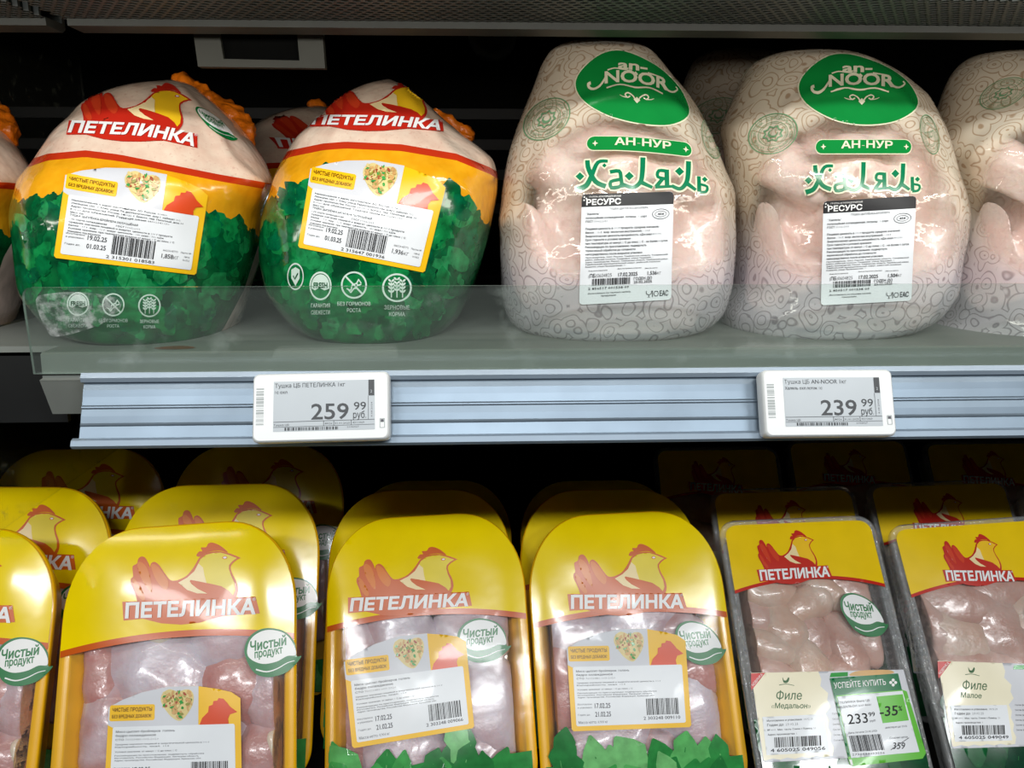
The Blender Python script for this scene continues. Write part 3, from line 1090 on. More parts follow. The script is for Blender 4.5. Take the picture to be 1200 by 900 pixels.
SHIELD.poly([ell(0, 0, 16, 16, 0, 36), ell(0, 0, 14, 14, 0, 36)[::-1]], 'icon_white', 0)
SHIELD.poly([(-8, -8), (0, -11), (8, -8), (8, 2), (0, 11), (-8, 2)], 'icon_white', 0)
SHIELD.poly(stroke([(-4, -1), (-1, 3), (5, -4)], 2), 'leaf_green_0', 1)
CAPS = {'fresh': ('ГАРАНТИЯ', 'СВЕЖЕСТИ'), 'horm': ('БЕЗ ГОРМОНОВ', 'РОСТА'), 'wheat': ('ЗЕРНОВЫЕ', 'КОРМА')}


def leaf_bag(name, rows, label, group, band, leafl, sidel, logo, lab, icons, badge, tail, seed, info):
    B = Bag(rows, seed, creases=CREASE.get(seed, ()))
    root = thing(name, Matrix.Translation(B.base()), label, 'poultry bag', group)
    by, ly, sx = curve_y(band), curve_y(leafl), curve_y([(p[1], p[0]) for p in sidel])

    def f_band(v):
        x, y = proj(v)
        return by(x) - y

    def f_leaf(v):
        x, y = proj(v)
        return y - ly(x)

    def f_side(v):
        x, y = proj(v)
        return x - sx(y)
    bagm = B.mesh('bag', root, 'bag_print', {'band': f_band, 'leaf': f_leaf, 'side': f_side})
    # printed salad leaves
    r = random.Random(seed + 40)
    mb = MB()
    xl = min(p[1] for p in rows)
    xr = max(p[2] for p in rows)
    spots = []
    for i in range(300):
        x = xl + (xr - xl) * r.random()
        y = ly(x) + 26 + (415 - ly(x)) * r.random()
        spots.append((x, y, r.uniform(16, 42)))
    for i in range(26):
        x = xl + (xr - xl) * (i + 0.5) / 26
        spots.append((x, ly(x) + 34 + r.random() * 10, r.uniform(26, 38)))
    r.shuffle(spots)
    for i, (x, y, L) in enumerate(spots):
        if x > sx(y) - 6 or B.bvh.ray_cast(CAM, ray(x, y).normalized())[0] is None:
            continue
        d = leaf_decal(r, x, y, L, L * r.uniform(0.28, 0.42), r.uniform(-0.9, 0.9), r.choice(GREENS), r.choice(GREENS[1:4]), 0, 6, r.choice((2, 3, 3, 4)))
        px = np.concatenate([l[0] for l in d.L])
        if any(p[0] > sx(p[1]) - 2 or B.bvh.ray_cast(CAM, ray(*p).normalized())[0] is None for p in px[::4]):
            continue
        d.emit(mb, lambda p: p, B.surf, 0.0001 + (i % 60) * 0.000006, 0.000003)
    mb.build('leaf_print', bagm)
    mb = MB()
    bendk, pts = logo
    bend = (lambda p: (p[0], p[1] + bendk * max(0, (p[0] - 430) / 370) ** 2)) if bendk else None
    hen_logo('hen_red', 'hen_feather_red', 'hen_yellow', bend=bend).emit(mb, affine(HEN3, pts), B.surf, 0.0004)
    mb.build('logo', bagm)
    lay_on('product_label', info_label(BAG_LINES, info[0], info[1], info[2], seed), homog(LAB4, lab), B.surf, 0.0009, root)
    mb = MB()
    for dec, cx, cy, kx, ky, cap in icons:
        dec.emit(mb, lambda p: (cx + p[0] * kx, cy + p[1] * ky), B.surf, 0.0006)
        if cap:
            c = Decal()
            for q, tx in enumerate(CAPS[cap]):
                c.text(tx, cx, cy + 24 * ky + q * 7.5 * ky, 'icon_white', 0, h=4.4 * ky, w=len(tx) * 3.4 * kx, anchor='c', bold=0.01, flip=True, res=2)
            c.emit(mb, lambda p: p, B.surf, 0.0006)
    mb.build('feature_icons', bagm)
    if badge:
        mb = MB()
        clean_badge().emit(mb, affine(BADGE3, badge), B.surf, 0.0005)
        mb.build('round_badge', bagm)
    if tail:
        blob('gathered_tail', [(at(*a), at(*b), ra, rb) for a, b, ra, rb in tail], root, 'tail_orange', 0.0025, lump=0.004)
    return root, B


def pale_bag(name, rows, label, group, art, window, seals, lab, seed, weight, lobes, bumps):
    B = Bag(rows, seed, 2.3, 0.0016, bumps=bumps, creases=CREASE.get(seed, ()))
    root = thing(name, Matrix.Translation(B.base()), label, 'poultry bag', group)
    W = np.array(window, float)
    E = np.array([(*W[i - 1], *W[i]) for i in range(len(W))])

    def f_win(v):
        if v.y > B.rows[len(B.rows) // 2][3] + 0.01:
            return 0.0
        p = np.array(proj(v))
        a, b = E[:, :2], E[:, 2:]
        t = np.clip(((p - a) * (b - a)).sum(1) / ((b - a) ** 2).sum(1), 0, 1)
        d = np.min(np.hypot(*(p - (a + (b - a) * t[:, None])).T))
        s = d if winding(p[None], E)[0] != 0 else -d
        return float(np.clip(0.5 + s / 14, 0, 1))
    zm = at(700, 285, 0.57).z

    def f_low(v):
        return float(np.clip(0.5 - (v.z - zm) / 0.05, 0, 1))

    def inside(v):
        row = B.row_at(v.z)
        cx, a = (row[1] + row[2]) / 2, (row[2] - row[1]) / 2 + 1e-5
        z = min(max(v.z, B.rows[0][0] + 0.003), B.rows[-1][0] - 0.004)
        f = (abs((v.x - cx) / a) ** B.ex + abs((v.y - row[3]) / row[4]) ** B.ex) ** (1 / B.ex)
        k = min(1.0, 0.955 / f) if f > 0 else 1
        return Vector((cx + (v.x - cx) * k, row[3] + (v.y - row[3]) * k, z))
    blob('whole_chicken', [(at(*a), at(*b), ra, rb) for a, b, ra, rb in lobes], root, 'carcass', 0.0042, inside, lump=0.002)
    fb = B.mesh('film_bag', root, 'lace_film', {'window': f_win, 'low': f_low})
    mb = MB()
    noor_art().emit(mb, art, B.surf, 0.0005)
    mb.build('logo', fb)
    for kind, wp in seals:
        mb = MB()
        seal_art(kind).emit(mb, wp, B.surf, 0.0005)
        mb.build('seal_mark', fb)
    if lab:
        lay_on('product_label', resurs_label(weight, seed), homog([(0, 0), (100, 0), (100, 122), (0, 122)], lab), B.surf, 0.0008, root)
    return root, B


# ------------------------------------------------------------------ trays
def outline_poly(W, L, rx, ry, rb, arch, n=14, ex=2.3):
    p = []
    e = 2 / ex
    for cx, cy, ax, ay, a0 in ((W / 2 - rx, -ry, rx, ry, 0), (-W / 2 + rx, -ry, rx, ry, 90), (-W / 2 + rb, -L + rb, rb, rb, 180), (W / 2 - rb, -L + rb, rb, rb, 270)):
        for i in range(n + 1):
            t = math.radians(a0 + 90 * i / n)
            c, s = math.cos(t), math.sin(t)
            x = cx + ax * math.copysign(abs(c) ** e, c)
            y = cy + ay * math.copysign(abs(s) ** e, s)
            if cy > -L / 2:
                y -= arch * (2 * x / W) ** 2 * max(0, 1 + y / ry)
            p.append((x, y))
    out = []
    for i in range(len(p)):
        a, b = p[i], p[(i + 1) % len(p)]
        d = math.hypot(b[0] - a[0], b[1] - a[1])
        if d < 1e-5:
            continue
        m = max(1, int(d / 0.006))
        out += [(a[0] + (b[0] - a[0]) * j / m, a[1] + (b[1] - a[1]) * j / m) for j in range(m)]
    return out


def inset(p, d):
    n = len(p)
    q = []
    for i in range(n):
        a, b = p[i - 1], p[(i + 1) % n]
        dx, dy = b[0] - a[0], b[1] - a[1]
        L = math.hypot(dx, dy)
        q.append((p[i][0] - dy / L * d, p[i][1] + dx / L * d))
    return q


def pose(T, lean, yaw, roll):
    a, c, s = math.radians(lean), math.cos(math.radians(roll)), math.sin(math.radians(roll))
    Z = Matrix.Rotation(math.radians(yaw), 3, 'Z')
    U, V = Z @ Vector((1, 0, 0)), Z @ Vector((0, math.cos(a), math.sin(a)))
    u, v = U * c + V * s, V * c - U * s
    m = Matrix((u, v, u.cross(v))).transposed().to_4x4()
    return Matrix.Translation(Vector(T)) @ m


DECK = H - 0.482


class Tray:
    def __init__(s, name, top, Ytop, lean, yaw, roll, W, kind, label, group, seed):
        T = at(top[0], top[1], Ytop)
        s.M = pose(T, lean, yaw, roll)
        s.Mi = s.M.inverted()
        s.W, s.kind, s.seed = W, kind, seed
        s.L = (T.z - DECK - 0.002) / math.sin(math.radians(lean)) - (0.006 if kind == 'yellow' else 0.004)
        s.root = thing(name, s.M, label, 'chicken tray', group)
        s.bul = 0.0045 if kind == 'yellow' else 0.003
        s.build()

    def h(s, u, v):
        a = max(0, 1 - abs(2 * u / s.W) ** 4)
        b = max(0, 1 - abs((2 * v + s.L) / s.L) ** 6)
        return 0.0008 + a * b * (s.bul + 0.0010 * noise.noise(Vector((u * 24 + s.seed, v * 24, s.seed))))

    def uv(s, px):
        d = ray(px[0], px[1])
        o_, d_ = s.Mi @ CAM, s.Mi.to_3x3() @ d
        w = 0.003
        for _ in range(3):
            t = (w - o_.z) / d_.z
            q = o_ + d_ * t
            w = s.h(q.x, q.y)
        return q.x, q.y

    def surf_uv(s, p, off):
        return s.M @ Vector((p[0], p[1], s.h(p[0], p[1]) + off))

    def surf(s, px, off):
        return s.surf_uv(s.uv(px), off)

    def edge(s, u):
        return s.e0 + s.e1 * (1 - (2 * u / s.W) ** 2)

    def build(s):
        y = s.kind == 'yellow'
        W, L = s.W, s.L
        o = outline_poly(W, L, 0.056, 0.070, 0.03, 0.002, ex=2.15) if y else outline_poly(W, L, 0.017, 0.017, 0.014, 0.001)
        s.o = o
        ring = lambda d, w: [s.M @ Vector((p[0], p[1], w)) for p in (inset(o, d) if d else o)]
        mat = 'tray_yellow' if y else 'tray_clear'
        mb = MB()
        if y:
            mb.strip([ring(0.0, -0.005), ring(-0.0006, -0.002), ring(0.0, 0.0), ring(0.007, 0.0), ring(0.0085, -0.002), ring(0.011, -0.016), ring(0.0125, -0.017), ring(0.018, -0.045)], mat)
            fl, D1 = inset(o, 0.018), -0.045
        else:
            mb.strip([ring(0.0, -0.006), ring(-0.0004, -0.001), ring(0.001, 0.0004), ring(0.0035, 0.0004), ring(0.0042, -0.001), ring(0.005, -0.001), ring(0.0058, 0.0002), ring(0.008, 0.0), ring(0.009, -0.003), ring(0.0125, -0.04)], mat)
            fl, D1 = inset(o, 0.0125), -0.04
        V, F = fill([fl], 0.02)
        mb.add([s.M @ Vector((p[0], p[1], D1)) for p in V], F, mat)
        if y:
            mb.strip([ring(0.0, -0.005), ring(0.0035, -0.005), ring(0.0165, -0.0465)], mat)
            V, F = fill([inset(o, 0.0165)], 0.03)
            mb.add([s.M @ Vector((p[0], p[1], -0.0465)) for p in V], F, mat)
        else:
            # pressed ribs down the clear walls
            for sx in (-1, 1):
                for i in range(30):
                    v = -0.02 - i * (L - 0.05) / 30
                    x0, x1 = sx * (W / 2 - 0.0092), sx * (W / 2 - 0.0122)
                    mb.add([s.M @ Vector(q) for q in ((x0, v, -0.005), (x0, v - 0.003, -0.005), (x1, v - 0.003, -0.036), (x1, v, -0.036))], [(0, 1, 2, 3)], mat)
        mb.build('tray', s.root)
        # sealed lid film with its printed head
        if y:
            s.e0, s.e1, bw, head, stripe = -0.0905, 0.0085, 0.0048, 'lid_yellow', 'lid_orange'
            lo = inset(o, 0.0008)
        else:
            s.e0, s.e1, bw, head, stripe = -0.0640, 0.0105, 0.0028, 'header_yellow', 'header_red'
            lo = inset(o, 0.0046)
        us = [(-W / 2 - 0.01) + (W + 0.02) * i / 40 for i in range(41)]
        pts = list(lo)
        edges = [(i, (i + 1) % len(lo)) for i in range(len(lo))]
        E = np.array([(*lo[i], *lo[(i + 1) % len(lo)]) for i in range(len(lo))])
        for off in (0.0, -bw):
            k = len(pts)
            pts += [(u, s.edge(u) + off) for u in us]
            edges += [(k + i, k + i + 1) for i in range(40)]
        G = np.array([(x, v) for x in np.arange(-W / 2, W / 2, 0.0045) for v in np.arange(-L, 0, 0.0045)])
        pts += [tuple(g) for g in G[winding(G, E) != 0]]
        r = delaunay_2d_cdt([Vector(p) for p in pts], edges, [], 0, 1e-6)
        V = [tuple(v) for v in r[0]]
        F = np.array([f for f in r[2] if len(f) == 3])
        C = np.array(V)[F].mean(1)
        ok = winding(C, E) != 0
        mb = MB()
        mb.v = [tuple(s.M @ Vector((p[0], p[1], s.h(p[0], p[1])))) for p in V]
        ids = [mb.mi('lid_clear'), mb.mi(head), mb.mi(stripe)]
        for f, c, q in zip(F.tolist(), C, ok):
            if q:
                e = s.edge(c[0])
                mb.f.append(tuple(f))
                mb.m.append(ids[1] if c[1] > e else ids[2] if c[1] > e - bw else ids[0])
        s.lid = mb.build('lid_film', s.root)

    def art(s, name, dec, warp, base=0.0003):
        return lay_on(name, dec, warp, s.surf, base, s.lid if name in ('logo', 'round_badge') else s.root)

    def meat(s, name, px, length, width, ang, mat, th=0.020, taper=0.0, dip=0.0, sq=2.0, bendk=0.0):
        """a piece lying under the film: px centre, size in metres, angle from the tray's axis"""
        u0, v0 = s.uv(px)
        c, n = math.cos(math.radians(ang)), math.sin(math.radians(ang))
        nu, nt = 30, 26
        V, F = [], []
        rnd = random.Random(int(px[0] * 7 + px[1]))
        sd = rnd.random() * 50
        for i in range(nt + 1):
            t = -1 + 2 * i / nt
            rr = (1 - abs(t) ** sq) ** (1 / sq) if abs(t) < 1 else 0.0
            rr = max(rr, 0.001) * (1 + taper * t)
            for j in range(nu):
                a = 2 * math.pi * j / nu
                x, z = width / 2 * rr * math.cos(a), th * rr * math.sin(a)
                yv = length / 2 * t
                k = 1 + 0.16 * noise.noise(Vector((x * 50 + sd, yv * 50, z * 50))) + 0.07 * noise.noise(Vector((x * 140 + sd, yv * 140, z * 140)))
                x, z = x * k + bendk * yv * yv, z * k
                u, v = u0 + x * c - yv * n, v0 + x * n + yv * c
                top = s.h(max(-s.W / 2, min(s.W / 2, u)), max(-s.L, min(0, v))) - 0.0007 - dip
                w = top - th * 1.0 + z
                m = 0.002
                q = (top - w) / m
                w = top - m * (math.log1p(math.exp(q)) if q < 30 else q)
                lim = s.W / 2 - 0.0165
                u = max(-lim, min(lim, u))
                v = max(-s.L + 0.018, min(-0.014, v))
                V.append(s.M @ Vector((u, v, max(w, -0.043))))
        for i in range(nt):
            for j in range(nu):
                k = (j + 1) % nu
                F.append((i * nu + j, i * nu + k, (i + 1) * nu + k, (i + 1) * nu + j))
        mb = MB()
        mb.add(V, F, mat)
        return mb.build(name, s.root)

    def herbs(s, v_top, mats, n, size, seed, lay=1):
        r = random.Random(seed)
        mb = MB()
        base = [(-s.W / 2 + 0.004, -s.L + 0.006), (s.W / 2 - 0.004, -s.L + 0.006)]
        k = 13
        top = [(s.W / 2 - 0.004 - (s.W - 0.008) * i / k, v_top - 0.012 - 0.006 * r.random()) for i in range(k + 1)]
        d = Decal()
        d.poly(base + top, mats[0], 0, 0.008)
        d.emit(mb, lambda p: p, s.surf_uv, 0.0002)
        for i in range(n):
            x = -s.W / 2 + 0.014 + (s.W - 0.028) * ((i * 0.618) % 1)
            row = i // (n // 3 + 1)
            v = v_top - 0.032 - 0.014 * row + 0.010 * r.random() + 0.006 * math.sin(x * 70)
            L = size * r.uniform(0.8, 1.25)
            q = leaf_decal(r, x, -v, L, L * r.uniform(0.3, 0.45), r.uniform(-0.7, 0.7), r.choice(mats), r.choice(mats[-2:]), 0, 0.006, r.choice((1, 2, 2)))
            lim = s.W / 2 - 0.003
            q.emit(mb, lambda p: (max(-lim, min(lim, p[0])), max(-s.L + 0.004, -p[1])), s.surf_uv, 0.0003 + i * 0.00001, 0.000004)
        return mb.build('leaf_print', s.lid)


# ================================================================== the setting
mb = MB()
mb.box((-3, -3, -0.02), (3, 1.2, 0.0), 'floor_tile')
struct('floor', mb, smooth=False)
mb = MB()
mb.box((-1.3, 1.02, 0.0), (1.3, 1.06, H + 0.45), 'wall_dark')
for z in (0.055, 0.02, -0.02, 0.09):
    mb.box((-1.3, 1.012, H + z), (1.3, 1.02, H + z + 0.012), 'dark_metal')
struct('wall_back', mb, smooth=False)
mb = MB()
mb.box((-1.3, 0.58, H + 0.20), (1.3, 1.02, H + 0.215), 'wall_dark')
mb.box((-1.3, 0.579, H + 0.124), (1.3, 0.584, H + 0.20), 'wall_dark')
struct('ceiling', mb, smooth=False)
mb = MB()
mb.box((-1.3, 0.45, DECK - 0.03), (1.3, 1.02, DECK), 'dark_metal')
struct('trim_1', mb, smooth=False)
mb = MB()
mb.box((-1.3, 0.43, 0.0), (1.3, 0.47, DECK - 0.03), 'dark_metal')
struct('trim_2', mb, smooth=False)


# honeycomb air outlet under the top of the case, in two lengths
def honeycomb(x0, x1, label):
    mat = Matrix.Translation((x0, 0.555, H + 0.106))
    root = thing('air_grille', mat, label, 'grille', None)
    mb = MB()
    p = 0.0068
    rows = 26
    y = 0.552
    i = 0
    while y > 0.485:
        x = x0 + (p / 2 if i % 2 else 0)
        while x < x1:
            V, F = [], []
            for k in range(6):
                a = math.radians(60 * k + 30)
                V.append((x + p * 0.578 * math.cos(a), y + p * 0.578 * math.sin(a), H + 0.108))
            for k in range(6):
                a = math.radians(60 * k + 30)
                V.append((x + p * 0.40 * math.cos(a), y + p * 0.40 * math.sin(a), H + 0.108))
            for k in range(6):
                a = math.radians(60 * k + 30)
                V.append((x + p * 0.40 * math.cos(a), y + p * 0.40 * math.sin(a), H + 0.114))
            for k in range(6):
                q = (k + 1) % 6
                F += [(k, q, 6 + q, 6 + k), (6 + k, 6 + q, 12 + q, 12 + k)]
            mb.add(V, F, 'grille_dark')
            x += p
        y -= p * 0.866
        i += 1
    mb.build('honeycomb', root, smooth=False)
    mb = MB()
    mb.box((x0, 0.485, H + 0.116), (x1, 0.575, H + 0.124), 'wall_dark')
    mb.build('backing', root, smooth=False)
    mb = MB()
    mb.extrude_x([(0.553, H + 0.104), (0.574, H + 0.1035), (0.578, H + 0.106), (0.578, H + 0.124), (0.574, H + 0.124), (0.574, H + 0.109), (0.553, H + 0.109)], x0, x1, 'lip_metal')
    mb.build('lip', root, smooth=False)
    return root


honeycomb(at(84, 19, 0.56).x, 0.62, 'long honeycomb air grille with a metal lip above the poultry bags')
honeycomb(-0.62, at(58, 9, 0.56).x, 'short honeycomb air grille at the corner left of the long grille')

# framed dark window hanging below the lip
c = [at(x, y, 0.60) for x, y in ((223, 14), (376, 17), (381, 80), (232, 78))]
i_ = [at(x, y, 0.60) for x, y in ((255, 27), (347, 29), (351, 71), (262, 69))]
root = thing('framed_panel', Matrix.Translation((c[2] + c[3]) / 2), 'dull grey-green frame round a black window, hanging under the grille lip', 'panel')
mb = MB()
n4 = Vector((0, 0.008, 0))
fr = [p for p in c] + [p for p in i_] + [p + n4 for p in c] + [p + n4 for p in i_]
mb.add(fr, [(k, (k + 1) % 4, 4 + (k + 1) % 4, 4 + k) for k in range(4)] + [(8 + k, 8 + (k + 1) % 4, (k + 1) % 4, k) for k in range(4)] + [(4 + k, 4 + (k + 1) % 4, 12 + (k + 1) % 4, 12 + k) for k in range(4)] +
       [(12 + k, 12 + (k + 1) % 4, 8 + (k + 1) % 4, 8 + k) for k in range(4)], 'frame_green')
top = [c[0], c[1], c[1] + Vector((0, 0, 0.03)), c[0] + Vector((0, 0, 0.03))]
mb.add(top + [p + n4 for p in top], [(0, 1, 2, 3), (7, 6, 5, 4), (0, 4, 5, 1), (1, 5, 6, 2), (2, 6, 7, 3), (3, 7, 4, 0)], 'frame_green')
mb.build('frame', root, smooth=False)
mb = MB()
n5 = Vector((0, 0.004, 0))
mb.add([p + n5 for p in i_] + [p + n4 for p in i_], [(0, 1, 2, 3), (7, 6, 5, 4)], 'wall_dark')
mb.build('window_pane', root, smooth=False)

# round fitting on the back wall
pc = at(577, 43, 1.01)
root = thing('round_fitting', Matrix.Translation(pc), 'small dark round fitting high on the black back wall', 'fitting')
mb = MB()
mb.strip([[(pc.x + r * math.cos(a), yy, pc.z + r * math.sin(a)) for a in [2 * math.pi * k / 24 for k in range(24)]] for r, yy in ((0.028, 1.012), (0.028, 1.004), (0.024, 1.0), (0.016, 1.0), (0.013, 1.006), (0.001, 1.006))], 'frame_green')
mb.build('ring', root)

# ------------------------------------------------------------------ shelves
SZ = H - 0.0953
X0S, X1S = at(52, 420, 0.515).x, 1.10


def shelf(x0, x1, label, ext=None):
    root = thing('shelf', Matrix.Translation((x0, 0.515, SZ)), label, 'shelf', None)
    mb = MB()
    mb.box((x0, 0.513, SZ - 0.004), (x1, 1.011, SZ), 'shelf_grey')
    if ext:
        ap = MB()
        ap.box((ext, 0.536, SZ - 0.052), (x0 - 0.001, 0.540, SZ - 0.0042), 'dark_metal')  # dark strip added to stop light leaking in under the left end
        ap.build('added_light_stop', root, smooth=False)
        mb.box((ext, 0.535, SZ - 0.004), (x0, 1.011, SZ), 'shelf_grey')
    mb.build('shelf_panel', root, smooth=False)
    mb = MB()
    mb.box((ext or x0, 0.536, SZ - 0.0065), (x1, 1.011, SZ - 0.0042), 'dark_metal')  # dark sheet added below the panel to cut light bounced onto the back trays
    mb.build('added_dark_underside', root, smooth=False)
    mb = MB()
    mb.extrude_x([(0.513, SZ), (0.511, SZ - 0.001), (0.510, SZ - 0.016), (0.506, SZ - 0.0165), (0.5065, SZ - 0.0175), (0.516, SZ - 0.041), (0.519, SZ - 0.041), (0.516, SZ - 0.004)], x0, x1, 'shelf_grey')
    mb.build('front_lip', root, smooth=False)
    mb = MB()
    mb.box((x0 + 0.001, 0.53, SZ - 0.03), (x0 + 0.003, 1.011, SZ - 0.004), 'shelf_grey')
    mb.build('side_bracket', root, smooth=False)
    return root


sh = shelf(X0S, X1S, 'long grey metal shelf carrying the row of poultry bags', -0.3605)
stx = at(200, 411, 0.52)
mb = MB()
d = Decal()
d.poly(smooth([(stx.x - 0.012, 0.524), (stx.x - 0.004, 0.519), (stx.x + 0.01, 0.520), (stx.x + 0.014, 0.525), (stx.x + 0.004, 0.531), (stx.x - 0.006, 0.529)], 4), 'stain_brown')
d.emit(mb, lambda p: p, lambda p, o: Vector((p[0], p[1], SZ + 0.0003)), 0)
mb.build('juice_stain', sh)
shelf(-0.95, -0.366, 'grey metal shelf at the left edge beyond the clear divider')

# clear front guard
gt, gb = at(300, 336, 0.500), at(300, 437, 0.508)
gx = at(25, 345, 0.500).x
root = thing('shelf_guard', Matrix.Translation((gx, 0.508, gb.z)), 'clear scratched acrylic guard standing along the front of the shelf', 'guard')
mb = MB()
L_ = []
x1g = 1.10
zt, zb, yt, yb = gt.z, gb.z + 0.0005, 0.500, 0.5075
sl = lambda z: yb + (yt - yb) * (z - zb) / (zt - zb)
xl = lambda z: gx + (X0S - 0.004 - gx) * (zt - z) / (zt - zb)
prof = [(xl(zb), zb)] + [(xl(zb + (zt - zb) * k / 10), zb + (zt - zb) * k / 10) for k in range(1, 9)] + \
       [(xl(zt) + 0.008 * (1 - math.cos(math.radians(90 - q))), zt - 0.008 * (1 - math.sin(math.radians(q)))) for q in (0, 20, 40, 60, 80, 90)][0:0] + \
       [(xl(zt) + 0.006 - 0.006 * math.cos(math.radians(q)), zt - 0.006 + 0.006 * math.sin(math.radians(q))) for q in (10, 30, 50, 70, 90)] + [(x1g, zt), (x1g, zb)]
n = len(prof)
fr = [(x, sl(z), z) for x, z in prof]
bk = [(x, sl(z) + 0.0025, z) for x, z in prof]
mb.add(fr + bk, [tuple(range(n))[::-1], tuple(range(n, 2 * n))], 'acrylic')
mb.add(fr + bk, [(k, (k + 1) % n, n + (k + 1) % n, n + k) for k in range(n)], 'acrylic_edge')
mb.build('acrylic_sheet', root, smooth=False)

M['scuff'] = clear('scuff', 0.04, (0.75, 0.8, 0.78, 1), 0.12, 0.9, dirt=(150, 0.44, 0.66, 0.42))
pz_ = [at(x, y, 0.499) for x, y in smooth([(40, 352), (60, 344), (100, 343), (140, 352), (128, 374), (96, 388), (62, 396), (50, 388)], 4)]
d = Decal()
d.poly([(p.x, p.z) for p in pz_], 'scuff')
mb = MB()
d.emit(mb, lambda p: p, lambda p, o: Vector((p[0], sl(p[1]) - 0.0003, p[1])))
mb.build('scuffed_patch', root)

# dirty clear divider between the two cases
mb = MB()
xd = -0.3630
mb.box((xd, 0.515, H - 0.245), (xd + 0.002, 0.80, H + 0.1245), 'divider_clear')
tag(mb.build('divider_panel', smooth=False), 'tall dirty clear divider panel past the left end of the shelf', 'divider')

# price rail
rx0 = at(98, 440, 0.496).x
root = thing('price_rail', Matrix.Translation((rx0, 0.50, SZ - 0.03)), 'long bluish grey price rail along the front of the shelf', 'rail')
ty, tz, by_, bz = 0.4965, H - 0.1075, 0.4790, H - 0.1465
ax = lambda t, o: (ty + (by_ - ty) * t - o * 0.91, tz + (bz - tz) * t + o * -0.41 * -1)
pr_ = [ax(0.09, 0.000), ax(0.11, -0.0006), ax(0.20, -0.0001), ax(0.30, -0.0004), ax(0.42, -0.0006), ax(0.445, 0.0001), ax(0.46, 0.0001), ax(0.48, -0.0006), ax(0.58, -0.0003), ax(0.68, -0.0006), ax(0.71, 0.0000), ax(0.73, -0.0006), ax(0.9, -0.0004), ax(0.92, 0.0)]
back = [(y + 0.003, z + 0.001) for y, z in pr_[::-1]]
mb = MB()
mb.extrude_x(pr_ + back, rx0, 1.10, 'rail_plastic')
mb.build('channel', root, smooth=False)
mb = MB()
mb.extrude_x([ax(-0.06, -0.001), ax(-0.04, 0.0022), ax(0.04, 0.0028), ax(0.095, 0.0018), ax(0.10, -0.002), ax(0.0, -0.004)], rx0 - 0.001, 1.10, 'rail_lip')
mb.build('top_lip', root, smooth=False)
mb = MB()
mb.extrude_x([ax(0.90, -0.003), ax(0.90, 0.0012), ax(0.94, 0.003), ax(1.02, 0.0034), ax(1.05, 0.001), ax(1.04, -0.003)], rx0 - 0.003, 1.10, 'rail_lip')
mb.build('bottom_lip', root, smooth=False)
mb = MB()
mb.box((-0.2, 0.4985, SZ - 0.038), (0.6, 0.5055, SZ - 0.018), 'dark_metal')
mb.build('mounting_strip', root, smooth=False)


